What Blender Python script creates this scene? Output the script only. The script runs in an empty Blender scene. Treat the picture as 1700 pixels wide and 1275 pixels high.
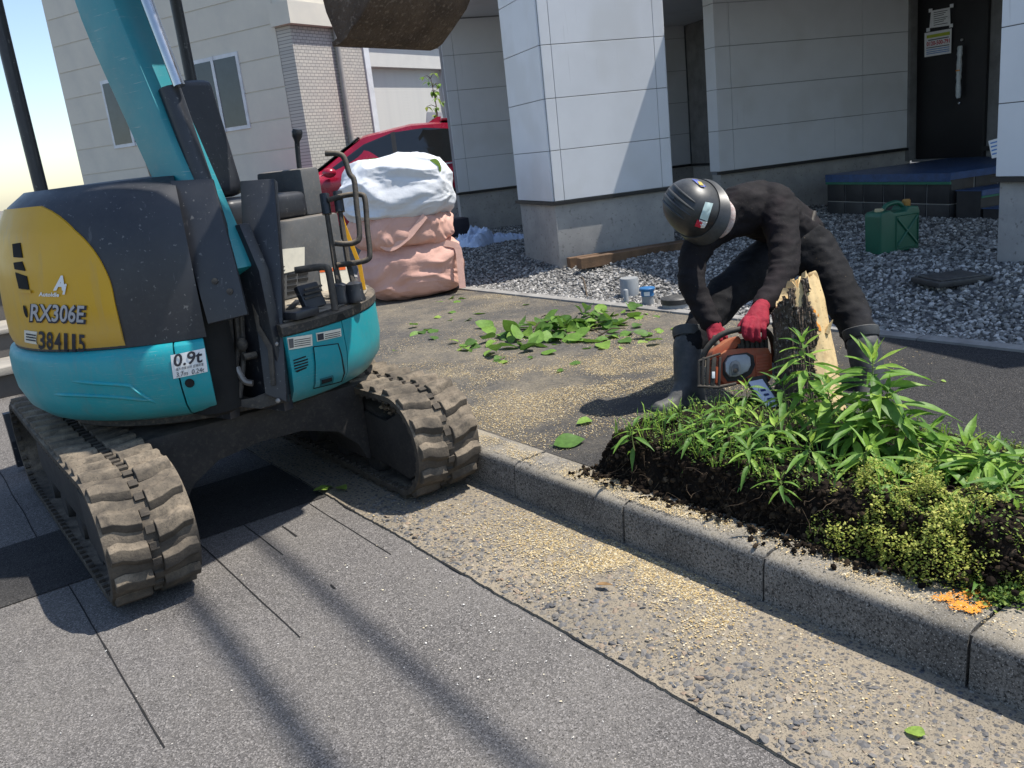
import bpy, bmesh, math, random
import numpy as np
from mathutils import Vector, Matrix, noise
R = math.radians
random.seed(7); rng = np.random.default_rng(7)
sc = bpy.context.scene
COL = sc.collection

# ------------------------------------------------------------------ camera
# world frame: +Y runs along the kerb away from the camera, +X across the street to the house
FPX, PIT, ROL, HC, YAW = 1432.0, R(15.14), R(6.35), 1.4, R(35.4)
CAMP = Vector((0, 0, HC))
_r0 = Vector((math.cos(YAW), -math.sin(YAW), 0)); _f0 = Vector((math.sin(YAW), math.cos(YAW), 0))
CF = _f0*math.cos(PIT) - Vector((0, 0, math.sin(PIT)))
_u0 = _f0*math.sin(PIT) + Vector((0, 0, math.cos(PIT)))
CR = _r0*math.cos(ROL) - _u0*math.sin(ROL)
CU = _r0*math.sin(ROL) + _u0*math.cos(ROL)
cam = bpy.data.cameras.new('camera'); co = bpy.data.objects.new('camera', cam); COL.objects.link(co)
m = Matrix((CR, CU, -CF)).transposed().to_4x4(); m.translation = CAMP; co.matrix_world = m
cam.sensor_width = 36; cam.lens = FPX/1700*36; cam.clip_end = 500; cam.clip_start = .05
sc.camera = co
sc.render.resolution_x, sc.render.resolution_y = 1024, 768

# ------------------------------------------------------------------ light
SUN_EL, SUN_AZ = R(64), R(125)          # azimuth clockwise from +Y
SUND = Vector((math.sin(SUN_AZ)*math.cos(SUN_EL), math.cos(SUN_AZ)*math.cos(SUN_EL), math.sin(SUN_EL)))
w = bpy.data.worlds.new('World'); sc.world = w; w.use_nodes = True
nt = w.node_tree; bg = nt.nodes['Background']
sky = nt.nodes.new('ShaderNodeTexSky'); sky.sky_type = 'NISHITA'; sky.sun_disc = False
sky.sun_elevation = SUN_EL; sky.sun_rotation = SUN_AZ; sky.air_density = 1.0; sky.dust_density = .6
nt.links.new(sky.outputs[0], bg.inputs[0]); bg.inputs[1].default_value = .125
sl = bpy.data.lights.new('sun', 'SUN'); sl.energy = 4.0; sl.angle = R(.53); sl.color = (1, .95, .87)
so = bpy.data.objects.new('sun', sl); COL.objects.link(so)
so.rotation_euler = SUND.to_track_quat('Z', 'Y').to_euler(); so.location = (0, 0, 30)
sc.view_settings.view_transform = 'Standard'; sc.view_settings.look = 'None'
sc.view_settings.exposure = 0.68; sc.view_settings.gamma = 1

# ------------------------------------------------------------------ pixel helpers (pixel = direction; distance from what it touches)
def ray(x, y): return (CF + CR*((x-850)/FPX) - CU*((y-637.5)/FPX))
def G(x, y, z=0.0):
    d = ray(x, y); return CAMP + d*((z-HC)/d.z)
def J(x, y, dep): return CAMP + ray(x, y)*dep
def depth(p): return (Vector(p)-CAMP).dot(CF)
def V(x, y, ref): return J(x, y, depth(ref))

# ------------------------------------------------------------------ materials
MATS = {}
def lin(c):
    return tuple(((v/255)/12.92 if v/255 < .04045 else ((v/255+.055)/1.055)**2.4) for v in c)
class NT:
    def __init__(s, name):
        s.m = bpy.data.materials.new(name); s.m.use_nodes = True; s.t = s.m.node_tree; s.n = s.t.nodes
        s.b = s.n['Principled BSDF']; s.out = s.n['Material Output']
        tc = s.n.new('ShaderNodeTexCoord'); s.co = tc.outputs['Object']
    def link(s, a, b): s.t.links.new(a, b)
    def world(s):
        g = s.n.new('ShaderNodeNewGeometry'); s.co = g.outputs['Position']; return s
    def mapped(s, sx, sy, sz, rot=(0, 0, 0)):
        mp = s.n.new('ShaderNodeMapping'); s.link(s.co, mp.inputs[0]); mp.inputs['Scale'].default_value = (sx, sy, sz)
        mp.inputs['Rotation'].default_value = rot; return mp.outputs[0]
    def noise(s, scale, detail=5, rough=.6, co=None):
        n = s.n.new('ShaderNodeTexNoise'); n.inputs['Scale'].default_value = scale
        n.inputs['Detail'].default_value = detail; n.inputs['Roughness'].default_value = rough
        s.link(co or s.co, n.inputs['Vector']); return n.outputs['Fac']
    def vor(s, scale, out='Distance', feature='F1', co=None):
        n = s.n.new('ShaderNodeTexVoronoi'); n.inputs['Scale'].default_value = scale; n.feature = feature
        s.link(co or s.co, n.inputs['Vector']); return n.outputs[out]
    def ramp(s, fac, stops, interp='LINEAR'):
        r = s.n.new('ShaderNodeValToRGB'); e = r.color_ramp.elements; r.color_ramp.interpolation = interp
        for i, (p, c) in enumerate(stops):
            el = e[i] if i < 2 else e.new(p)
            el.position = p; el.color = (*c, 1) if len(c) == 3 else c
        s.link(fac, r.inputs[0]); return r.outputs[0]
    def step(s, fac, a, b):
        return s.ramp(fac, [(a, (0, 0, 0)), (b, (1, 1, 1))] if a < b else [(b, (1, 1, 1)), (a, (0, 0, 0))])
    def mix(s, fac, a, b, mode='MIX'):
        x = s.n.new('ShaderNodeMix'); x.data_type = 'RGBA'; x.blend_type = mode
        for i, v in ((0, fac), (6, a), (7, b)):
            if isinstance(v, (int, float)): x.inputs[i].default_value = v
            elif isinstance(v, tuple): x.inputs[i].default_value = (*v, 1) if len(v) == 3 else v
            else: s.link(v, x.inputs[i])
        return x.outputs[2]
    def math(s, op, a, b=0.0):
        x = s.n.new('ShaderNodeMath'); x.operation = op
        for i, v in enumerate((a, b)):
            if isinstance(v, (int, float)): x.inputs[i].default_value = v
            else: s.link(v, x.inputs[i])
        return x.outputs[0]
    def sep(s, axis, src=None):
        x = s.n.new('ShaderNodeSeparateXYZ'); s.link(src or s.co, x.inputs[0]); return x.outputs[axis]
    def normal_up(s):
        g = s.n.new('ShaderNodeNewGeometry'); return s.sep(2, g.outputs['Normal'])
    def attr(s, name='rnd'):
        a = s.n.new('ShaderNodeAttribute'); a.attribute_name = name; return a.outputs['Fac']
    def bump(s, h, strength=.3, dist=.01):
        b = s.n.new('ShaderNodeBump'); b.inputs['Strength'].default_value = strength; b.inputs['Distance'].default_value = dist
        s.link(h, b.inputs['Height']); s.link(b.outputs[0], s.b.inputs['Normal'])
    def color(s, c):
        if isinstance(c, tuple): s.b.inputs['Base Color'].default_value = (*c, 1)
        else: s.link(c, s.b.inputs['Base Color'])
    def set(s, rough=.6, metal=0, spec=.5):
        s.b.inputs['Metallic'].default_value = metal; s.b.inputs['Specular IOR Level'].default_value = spec
        if isinstance(rough, (int, float)): s.b.inputs['Roughness'].default_value = rough
        else: s.link(rough, s.b.inputs['Roughness'])
        return s.m
def M(name, c1, c2=None, scale=6, rough=.6, metal=0, bump=0, bscale=80, bdist=.004, dust=None, dustamt=.5, spec=.5, specks=None, scratch=None, world=False):
    """generic worn surface: two-tone noise, optional dust lying on it, specks, scratches, fine relief"""
    if name in MATS: return MATS[name]
    s = NT(name); c = c1
    if world: s.world()
    c2 = c2 or tuple(v*.78 for v in c1)
    c = s.mix(s.step(s.noise(scale), .35, .68), c1, c2)
    if specks:
        for col, sca, a, b in specks: c = s.mix(s.step(s.noise(sca, 2), a, b), c, col)
    if scratch:
        sx = s.noise(3, 4, .7, s.mapped(*scratch[1])); c = s.mix(s.step(sx, .64, .70), c, scratch[0])
    rg = s.noise(scale*2.3)
    if dust:
        up = s.math('MULTIPLY', s.step(s.normal_up(), -.2, .9), s.step(s.noise(scale*1.7, 6, .7), .3, .62))
        sp = s.step(s.noise(scale*9, 4, .7), .5, .72)
        d = s.math('MULTIPLY', s.math('MAXIMUM', up, s.math('MULTIPLY', sp, .45)), dustamt)
        c = s.mix(d, c, dust)
    s.color(c)
    r = s.math('ADD', s.math('MULTIPLY', rg, .3), rough-.15)
    if bump: s.bump(s.noise(bscale, 4), bump, bdist)
    MATS[name] = s.set(r, metal, spec); return MATS[name]
def Mattr(name, stops, rough=.8, bump=0, bscale=60, spec=.4, transl=0, vein=None):
    """colour of each piece from its own 'rnd' value"""
    if name in MATS: return MATS[name]
    s = NT(name); c = s.ramp(s.attr(), stops)
    c = s.mix(s.step(s.noise(bscale*.6, 3), .35, .7), c, s.mix(.35, c, (0, 0, 0)))
    s.color(c)
    if bump: s.bump(s.noise(bscale, 3), bump, .004)
    s.set(rough, 0, spec)
    if transl:
        tr = s.n.new('ShaderNodeBsdfTranslucent'); s.link(c, tr.inputs[0])
        mx = s.n.new('ShaderNodeMixShader'); mx.inputs[0].default_value = transl
        s.link(s.b.outputs[0], mx.inputs[1]); s.link(tr.outputs[0], mx.inputs[2]); s.link(mx.outputs[0], s.out.inputs[0])
    MATS[name] = s.m; return s.m

# ------------------------------------------------------------------ objects
WL = {}
def tag(o, label=None, cat=None, group=None, kind=None):
    if label: o['label'] = label
    if cat: o['category'] = cat
    if group: o['group'] = group
    if kind: o['kind'] = kind
    return o
def empty(name, loc, label=None, cat=None, group=None, kind=None):
    o = bpy.data.objects.new(name, None); COL.objects.link(o); o.location = loc; o.empty_display_size = .1
    WL[o] = Vector(loc); return tag(o, label, cat, group, kind)
def put(name, vf, mat, parent=None, smooth=False, bevel=0, seg=2, kind=None, rnd=None, sharp=None):
    """one mesh object from (verts, faces) given in world coordinates"""
    vs, fs = vf.vf() if hasattr(vf, 'vf') else vf
    A = np.array([tuple(v) for v in vs], dtype=float).reshape(-1, 3)
    if parent is None:
        lo, hi = A.min(0), A.max(0); org = Vector(((lo[0]+hi[0])/2, (lo[1]+hi[1])/2, lo[2]))
    else: org = WL[parent]
    A = A - np.array(org)
    me = bpy.data.meshes.new(name); me.from_pydata(A.tolist(), [], fs); me.validate()
    if rnd is not None:
        at = me.attributes.new('rnd', 'FLOAT', 'POINT'); at.data.foreach_set('value', np.array(rnd, dtype=np.float32))
    if bevel:
        bm = bmesh.new(); bm.from_mesh(me); bmesh.ops.recalc_face_normals(bm, faces=bm.faces)
        ed = [e for e in bm.edges if len(e.link_faces) == 2 and e.calc_face_angle(0) > R(30)]
        bmesh.ops.bevel(bm, geom=ed, offset=bevel, segments=seg, affect='EDGES', profile=.6, clamp_overlap=True)
        bm.to_mesh(me); bm.free()
    elif len(fs) < 60000 and rnd is None:
        bm = bmesh.new(); bm.from_mesh(me); bmesh.ops.recalc_face_normals(bm, faces=bm.faces); bm.to_mesh(me); bm.free()
    if smooth or bevel:
        me.polygons.foreach_set('use_smooth', [True]*len(me.polygons))
        try: me.set_sharp_from_angle(angle=R(sharp or 38))
        except Exception: pass
    me.materials.append(mat)
    o = bpy.data.objects.new(name, me); COL.objects.link(o)
    if parent is None: o.location = org; WL[o] = org
    else: o.parent = parent; WL[o] = WL[parent]
    if kind: o['kind'] = kind
    return o
def inst(name, mesh, mw, parent=None):
    o = bpy.data.objects.new(name, mesh); COL.objects.link(o)
    if parent is not None:
        o.parent = parent; o.matrix_basis = Matrix.Translation(-WL[parent]) @ mw; WL[o] = WL[parent]
    else: o.matrix_basis = mw; WL[o] = mw.translation.copy()
    return o
def meshdata(name, vf, mat, smooth=False, bevel=0, rnd=None):
    vs, fs = vf.vf() if hasattr(vf, 'vf') else vf
    me = bpy.data.meshes.new(name); me.from_pydata([tuple(v) for v in vs], [], fs); me.validate()
    bm = bmesh.new(); bm.from_mesh(me); bmesh.ops.recalc_face_normals(bm, faces=bm.faces)
    if bevel:
        ed = [e for e in bm.edges if len(e.link_faces) == 2 and e.calc_face_angle(0) > R(30)]
        bmesh.ops.bevel(bm, geom=ed, offset=bevel, segments=2, affect='EDGES', profile=.6, clamp_overlap=True)
    bm.to_mesh(me); bm.free()
    if smooth: me.polygons.foreach_set('use_smooth', [True]*len(me.polygons))
    if rnd is not None:
        at = me.attributes.new('rnd', 'FLOAT', 'POINT'); at.data.foreach_set('value', np.full(len(me.vertices), rnd, dtype=np.float32))
    me.materials.append(mat); return me
class MB:
    def __init__(s): s.v = []; s.f = []
    def vf(s): return s.v, s.f
    def add(s, vs, fs):
        n = len(s.v); s.v += [Vector(v) for v in vs]; s.f += [[i+n for i in f] for f in fs]; return s
    def box(s, c, size, rot=None):
        c = Vector(c); vs = []
        for sx in (-.5, .5):
            for sy in (-.5, .5):
                for sz in (-.5, .5):
                    d = Vector((sx*size[0], sy*size[1], sz*size[2])); vs.append(c + (rot @ d if rot else d))
        return s.add(vs, [[0, 1, 3, 2], [4, 6, 7, 5], [0, 4, 5, 1], [2, 3, 7, 6], [0, 2, 6, 4], [1, 5, 7, 3]])
    def hexa(s, b, t):      # four bottom and four top corners
        return s.add(list(b)+list(t), [[3, 2, 1, 0], [4, 5, 6, 7]]+[[i, (i+1) % 4, (i+1) % 4+4, i+4] for i in range(4)])
    def prism(s, poly, off):    # polygon (3-D points) extruded by off
        n = len(poly); off = Vector(off); a = [Vector(p) for p in poly]; b = [p+off for p in a]
        return s.add(a+b, [list(range(n))[::-1], list(range(n, 2*n))]+[[i, (i+1) % n, (i+1) % n+n, i+n] for i in range(n)])
    def tube(s, pts, rad, n=10, cap=True, squash=None):
        pts = [Vector(p) for p in pts]; m = len(pts); rad = rad if hasattr(rad, '__len__') else [rad]*m
        t0 = (pts[1]-pts[0]).normalized(); a = Vector((0, 0, 1)) if abs(t0.z) < .9 else Vector((1, 0, 0))
        u = t0.cross(a).normalized(); vs = []
        for i in range(m):
            t = (pts[min(i+1, m-1)]-pts[max(i-1, 0)]).normalized()
            u = (u - t*u.dot(t)).normalized(); w_ = t.cross(u)
            for k in range(n):
                an = 2*math.pi*k/n; vs.append(pts[i]+(u*math.cos(an)+w_*math.sin(an)*(squash or 1))*rad[i])
        fs = [[i*n+k, i*n+(k+1) % n, (i+1)*n+(k+1) % n, (i+1)*n+k] for i in range(m-1) for k in range(n)]
        if cap: fs += [list(range(n))[::-1], list(range((m-1)*n, m*n))]
        return s.add(vs, fs)
    def lathe(s, prof, base, axis=(0, 0, 1), n=20):     # prof: (r, h) pairs along axis
        ax = Vector(axis).normalized(); a = Vector((1, 0, 0)) if abs(ax.x) < .9 else Vector((0, 1, 0))
        u = ax.cross(a).normalized(); w_ = ax.cross(u); base = Vector(base); vs = []
        for r, hh in prof:
            for k in range(n):
                an = 2*math.pi*k/n; vs.append(base+ax*hh+(u*math.cos(an)+w_*math.sin(an))*max(r, 1e-4))
        m = len(prof)
        fs = [[i*n+k, i*n+(k+1) % n, (i+1)*n+(k+1) % n, (i+1)*n+k] for i in range(m-1) for k in range(n)]
        fs += [list(range(n))[::-1], list(range((m-1)*n, m*n))]
        return s.add(vs, fs)
    def grid(s, fn, nu, nv, closeu=False):
        vs = [fn(i/(nu if closeu else nu-1), j/(nv-1)) for i in range(nu) for j in range(nv)]
        fs = []
        for i in range(nu if closeu else nu-1):
            for j in range(nv-1):
                a, b = i*nv+j, ((i+1) % nu)*nv+j; fs.append([a, b, b+1, a+1])
        return s.add(vs, fs)
    def ico(s, c, r, sub=1, scale=(1, 1, 1)):
        bm = bmesh.new(); bmesh.ops.create_icosphere(bm, subdivisions=sub, radius=1)
        vs = [Vector(c)+Vector((v.co.x*r*scale[0], v.co.y*r*scale[1], v.co.z*r*scale[2])) for v in bm.verts]
        bm.verts.index_update(); fs = [[v.index for v in f.verts] for f in bm.faces]; bm.free(); return s.add(vs, fs)
def remesh(parts, voxel, name, mat, parent, smooth_it=6, wr=None, sub=2):
    """one continuous skin round chains of (point, radius)"""
    b = MB()
    for ch in parts:
        for i, (p, r) in enumerate(ch):
            b.ico(p, r, sub)
            if i:
                p0, r0 = ch[i-1]
                if (Vector(p)-Vector(p0)).length > 1e-4: b.tube([p0, p], [r0, r], 14)
    me = bpy.data.meshes.new('tmp'); me.from_pydata([tuple(v) for v in b.v], [], b.f)
    bm = bmesh.new(); bm.from_mesh(me); bmesh.ops.recalc_face_normals(bm, faces=bm.faces); bm.to_mesh(me); bm.free()
    o = bpy.data.objects.new('tmp', me); COL.objects.link(o)
    md = o.modifiers.new('r', 'REMESH'); md.mode = 'VOXEL'; md.voxel_size = voxel
    if smooth_it: sm = o.modifiers.new('s', 'SMOOTH'); sm.iterations = smooth_it; sm.factor = .5
    dg = bpy.context.evaluated_depsgraph_get(); ev = o.evaluated_get(dg); m2 = bpy.data.meshes.new_from_object(ev)
    vs = [v.co.copy() for v in m2.vertices]; ns = [v.normal.copy() for v in m2.vertices]; fs = [list(p.vertices) for p in m2.polygons]
    bpy.data.objects.remove(o)
    if wr:
        amp, s1 = wr[0], wr[1]; st = wr[2] if len(wr) > 2 else (1, 1, 1)
        for i, v in enumerate(vs):
            q = Vector((v.x*st[0], v.y*st[1], v.z*st[2]))
            d = 1-2*abs(noise.noise(q*s1)) + .5*(1-2*abs(noise.noise(q*s1*2.1+Vector((5, 3, 1)))))
            vs[i] = v+ns[i]*amp*d
    return put(name, (vs, fs), mat, parent, smooth=True, sharp=180)
def lerp(a, b, t): return a+(b-a)*t
def bez(p, n=12):
    """smooth curve through points (Catmull-Rom)"""
    p = [Vector(q) for q in p]; out = []; m = len(p)
    for i in range(m-1):
        p0, p1, p2, p3 = p[max(i-1, 0)], p[i], p[i+1], p[min(i+2, m-1)]
        for k in range(n):
            t = k/n; out.append(.5*((2*p1)+(p2-p0)*t+(2*p0-5*p1+4*p2-p3)*t*t+(3*p1-p0-3*p2+p3)*t**3))
    return out+[p[-1]]
def textmesh(s, size, bold=0.0, shear=0.0, ext=0):
    cu = bpy.data.curves.new('t', 'FONT'); cu.body = s; cu.size = size; cu.offset = bold; cu.shear = shear; cu.resolution_u = 3
    cu.align_x = 'CENTER'; cu.align_y = 'CENTER'; cu.extrude = ext
    o = bpy.data.objects.new('t', cu); COL.objects.link(o); dg = bpy.context.evaluated_depsgraph_get()
    me = bpy.data.meshes.new_from_object(o.evaluated_get(dg)); bpy.data.objects.remove(o)
    bm = bmesh.new(); bm.from_mesh(me); bmesh.ops.triangulate(bm, faces=bm.faces)
    lim = size*.16
    for _ in range(3):
        le = [e for e in bm.edges if e.calc_length() > lim]
        if le: bmesh.ops.subdivide_edges(bm, edges=le, cuts=1); bmesh.ops.triangulate(bm, faces=bm.faces)
    vs = [v.co.copy() for v in bm.verts]; bm.verts.index_update(); fs = [[v.index for v in f.verts] for f in bm.faces]; bm.free()
    return vs, fs
_ico1 = MB().ico((0, 0, 0), 1, 1)
ICOV = np.array([tuple(v) for v in _ico1.v]); ICOF = np.array(_ico1.f)
def stones(name, P, S, mat, parent=None, flat=.65, kind='stuff', label=None, cat=None, lumpy=.22):
    """many loose stones as one mesh: P centres (n,3), S sizes (n,)"""
    n = len(P); nv = len(ICOV)
    ang = rng.random(n)*6.283; tilt = (rng.random((n, 2))-.5)*.9
    base = ICOV[None]*(1+lumpy*(rng.random((n, nv, 1))-.5)*2)
    sc3 = np.stack([S*(.8+.5*rng.random(n)), S*(.6+.4*rng.random(n)), S*flat*(.7+.6*rng.random(n))], 1)
    v = base*sc3[:, None, :]
    c, s_ = np.cos(ang)[:, None], np.sin(ang)[:, None]
    x, y, z = v[..., 0], v[..., 1], v[..., 2]
    z2 = z + x*tilt[:, :1] + y*tilt[:, 1:]
    X = np.stack([x*c-y*s_, x*s_+y*c, z2], -1)+P[:, None, :]
    F = (ICOF[None]+(np.arange(n)*nv)[:, None, None]).reshape(-1, 3)
    o = put(name, (X.reshape(-1, 3), F.tolist()), mat, parent, kind=kind, rnd=np.repeat(rng.random(n), nv))
    return tag(o, label, cat)
def flakes(name, P, S, mat, label=None, cat=None, parent=None, tilt=.5):
    n = len(P); ang = rng.random(n)*6.283; asp = .35+.5*rng.random(n)
    c, s_ = np.cos(ang), np.sin(ang); u = np.stack([c, s_, (rng.random(n)-.5)*tilt], 1)*S[:, None]
    v = np.stack([-s_, c, (rng.random(n)-.5)*tilt], 1)*(S*asp)[:, None]
    X = np.stack([P-u-v, P+u-v*.7, P+u*.8+v, P-u*.9+v], 1).reshape(-1, 3)
    F = np.arange(4*n).reshape(-1, 4).tolist()
    o = put(name, (X, F), mat, parent, kind='stuff', rnd=np.repeat(rng.random(n), 4)); return tag(o, label, cat)
# ================================================================== materials of the setting
def asphalt(name, c1, c2, speck, bs=260, dusty=None, amt=.5, far=False):
    s = NT(name); c = s.mix(s.step(s.noise(1.1, 6, .65), .3, .72), c1, c2)
    c = s.mix(s.math('MULTIPLY', s.step(s.noise(.55, 4, .6), .42, .60), .45), c, tuple(v*.62 for v in c1))
    c = s.mix(s.math('MULTIPLY', s.step(s.noise(1, 5, .7, s.mapped(9, .7, 1)), .52, .70), .35), c, tuple(v*1.5 for v in c1))
    c = s.mix(s.math('MULTIPLY', s.step(s.noise(3.1, 5, .8), .62, .70), .5), c, tuple(v*.5 for v in c1))
    c = s.mix(s.math('MULTIPLY', s.step(s.noise(14, 5, .7), .52, .72), .45), c, tuple(v*.55 for v in c1))
    g = s.vor(bs, 'Color'); gv = s.sep(0, g)
    c = s.mix(s.step(gv, .55, 1.0), c, tuple(min(1, v*1.9) for v in c1))
    c = s.mix(s.step(s.sep(1, g), .72, .98), c, tuple(v*.38 for v in c1))
    c = s.mix(s.step(s.noise(330, 2, .5), .66, .70), c, speck)
    if dusty:
        d = s.math('MULTIPLY', s.step(s.noise(1.6, 6, .7), .42, .66), s.step(s.noise(90, 4, .7), .36, .62))
        if far: d = s.math('MULTIPLY', d, s.step(s.math('ADD', s.math('MULTIPLY', s.math('ADD', s.sep(1, s.n['Texture Coordinate'].outputs['Object']), 20.0), .1), s.math('MULTIPLY', s.noise(2.5, 3), .09)), .27, .38))
        if far:
            gm = s.math('MULTIPLY', s.step(s.math('ADD', s.math('MULTIPLY', s.math('ADD', s.sep(1, s.n['Texture Coordinate'].outputs['Object']), 20.0), .1), s.math('MULTIPLY', s.noise(1.8, 4), .12)), .29, .42), s.step(s.noise(30, 6, .75), .25, .62)); c = s.mix(s.math('MULTIPLY', gm, .8), c, (.135, .125, .112))
        c = s.mix(s.math('MULTIPLY', d, amt), c, dusty)
    s.color(c); s.bump(s.math('ADD', s.vor(bs), s.noise(bs*.4, 3)), .55, .004)
    return s.set(.9, 0, .25)
m_road = asphalt('road_asphalt', (.138, .128, .120), (.100, .094, .090), (.42, .40, .37), 240, (.24, .22, .19), .35)
m_patch = asphalt('patch_asphalt', (.028, .027, .027), (.045, .043, .042), (.22, .21, .2), 220, (.16, .15, .13), .25)
m_walk = asphalt('walk_asphalt', (.026, .026, .027), (.042, .041, .042), (.34, .31, .26), 190, (.40, .33, .22), .6, True)
m_cut = M('saw_cut', (.012, .011, .010), rough=.95)
def concrete(name, c1, c2, tan, bs=180):
    s = NT(name); c = s.mix(s.step(s.noise(3.2, 6, .7), .38, .62), c1, c2)
    c = s.mix(s.step(s.noise(130, 4, .7), .47, .62), c, tuple(v*.30 for v in c2))
    c = s.mix(s.step(s.noise(230, 2, .6), .60, .68), c, tuple(min(1, v*1.7) for v in c1))
    d = s.math('MULTIPLY', s.step(s.normal_up(), .55, .95), s.step(s.noise(4, 6, .7), .3, .6))
    c = s.mix(s.math('MULTIPLY', d, .6), c, tan)
    s.color(c); s.bump(s.noise(bs, 4, .7), .7, .004); return s.set(.92, 0, .2)
m_kerb = concrete('kerb_concrete', (.215, .203, .186), (.105, .10, .093), (.40, .345, .255))
m_mortar = M('mortar', (.10, .095, .088), bump=.4, rough=.95)
def gutter_mat():
    s = NT('gutter_concrete'); c = s.mix(s.step(s.noise(2.2, 6, .65), .3, .7), (.325, .27, .195), (.205, .178, .138))
    vd = s.vor(58); vc = s.vor(58, 'Color'); st = s.ramp(s.sep(0, vc), [(0, (.06, .062, .068)), (.35, (.17, .155, .135)), (.6, (.11, .115, .125)), (.8, (.26, .215, .16)), (1, (.30, .28, .25))])
    c = s.mix(s.step(vd, .42, .30), c, st)
    c = s.mix(s.step(s.noise(210, 3, .6), .54, .66), c, (.05, .048, .045))
    s.color(c); s.bump(s.math('ADD', s.math('MULTIPLY', s.step(vd, .5, .1), .8), s.noise(120, 3)), .6, .006); return s.set(.9, 0, .25)
m_gutter = gutter_mat()
m_pebble = Mattr('pebble', [(0, (.09, .09, .095)), (.25, (.17, .16, .15)), (.5, (.25, .215, .165)), (.7, (.14, .14, .145)), (.85, (.34, .29, .22)), (1, (.28, .20, .14))], .75, .3, 120)
m_gravel = Mattr('gravel_stone', [(0, (.11, .105, .098)), (.4, (.25, .24, .225)), (.75, (.40, .385, .36)), (1, (.64, .61, .57))], .85, .4, 90)
m_lot = M('gravel_bed', (.13, .128, .125), (.07, .07, .07), 40, .95, bump=1, bscale=45, bdist=.02)
m_soil = M('dark_soil', (.010, .0075, .006), (.020, .015, .011), 14, .98, bump=1, bscale=55, bdist=.02, spec=.1)
m_clod = Mattr('soil_clod', [(0, (.008, .006, .005)), (.6, (.024, .017, .012)), (.9, (.05, .035, .022)), (1, (.10, .075, .05))], .98, .6, 80, .1)
m_root = Mattr('root_fibre', [(0, (.03, .02, .012)), (1, (.13, .09, .055))], .9)
m_sawdust = Mattr('sawdust', [(0, (.52, .36, .15)), (.4, (.64, .49, .25)), (.75, (.72, .60, .38)), (1, (.80, .73, .57))], .9, 0, 60, .2, .15)
m_chip = Mattr('pale_chip', [(0, (.75, .66, .45)), (.5, (.62, .60, .56)), (1, (.80, .79, .75))], .9, 0, 60, .2)
m_paint = M('orange_marking_paint', (.72, .26, .015), (.62, .24, .03), 30, .8)
m_ground = M('far_ground', (.20, .18, .15), (.14, .13, .11), 2, .95)

# ================================================================== ground, road, gutter, kerb, pavement
def sheet(name, x0, x1, y0, y1, z, mat, kind='structure', parent=None, nx=2, ny=2, zf=None):
    g = MB().grid(lambda u, v: (lerp(x0, x1, u), lerp(y0, y1, v), zf(lerp(x0, x1, u), lerp(y0, y1, v)) if zf else z), nx, ny)
    return put(name, g, mat, parent, kind=kind)
sheet('ground', -250, 250, -150, 300, -.03, m_ground)
road = sheet('road', -6.5, 1.40, -40, 160, 0, m_road)
sheet('asphalt_patch', -6.5, 1.375, 3.45, 4.09, .004, m_patch)
def ragged(name, side, mat, z, parent):     # a strip following a saw cut, edges wobbling a little
    pass
def cut(p, k0, k1, wd=.007, z=.0022, along=True, wob=.004):
    n = max(4, int(abs(k1-k0)/.05)); L, Rr = [], []
    for i in range(n+1):
        k = lerp(k0, k1, i/n); o = wob*noise.noise(Vector((k*3, p*7, 1))); ww = wd*(.55+.6*abs(noise.noise(Vector((k*9, p, 4)))))
        a, b = p+o-ww/2, p+o+ww/2
        L.append((a, k, z) if along else (k, a, z)); Rr.append((b, k, z) if along else (k, b, z))
    put('saw_cut', (L+Rr, [[i, i+1, n+2+i, n+1+i] for i in range(n)]), m_cut, road)
cut(.31, 2.17, 3.46); cut(.30, 4.07, 8); cut(.795, 2.41, 3.47); cut(.995, 3.03, 3.47, .005); cut(1.285, 2.70, 3.44, .005)
cut(1.10, 3.15, 3.30, .01, wob=.02); cut(1.02, 2.62, 2.66, .012, wob=.03)
# concrete gutter with a broken edge against the asphalt
def gut_edge(k):
    return 1.383+.007*noise.noise(Vector((k*3, 0, 2)))+.004*noise.noise(Vector((k*17, 3, 0)))+.004*noise.noise(Vector((k*50, 1, 7)))
ks = np.concatenate([np.arange(-20, .2, .5), np.arange(.2, 4.5, .012), np.arange(4.5, 60, .7)])
gv, gf = [], []
for i, k in enumerate(ks):
    e = gut_edge(k); gv += [(e-.006, k, -.01), (e, k, .007), (lerp(e, 1.95, .5), k, .011), (1.95, k, .014)]
    if i: gf += [[4*(i-1)+j, 4*(i-1)+j+1, 4*i+j+1, 4*i+j] for j in range(3)]
gutter = put('gutter', (gv, gf), m_gutter, kind='structure')
# dark open joint between gutter and asphalt
jl, jr, nj = [], [], 0
for k in np.arange(.2, 4.5, .012):
    e = gut_edge(k); ww = .0015+.009*max(0, noise.noise(Vector((k*6, 9, 9)))+.05); jl.append((e-ww-.001, k, .0055)); jr.append((e+.002, k, .0055)); nj += 1
put('open_joint', (jl+jr, [[i, i+1, nj+i+1, nj+i] for i in range(nj-1)]), m_cut, gutter)
n = 5200
P = np.stack([1.40+.48*rng.random(n), .35+2.9*rng.random(n)**1.15, np.full(n, .0070)], 1)
stones('pebbles', P, .005+.011*rng.random(n)**2, m_pebble, gutter, flat=.42, lumpy=.12)
kerb = empty('kerb', (1.98, 2, 0), kind='structure')
kj = [-2.13, -1.53, -.93, -.33, .28, .886, 1.49, 2.088, 2.725, 3.335, 3.94, 4.55, 5.16, 5.77, 6.4, 7.0, 7.6]
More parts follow.
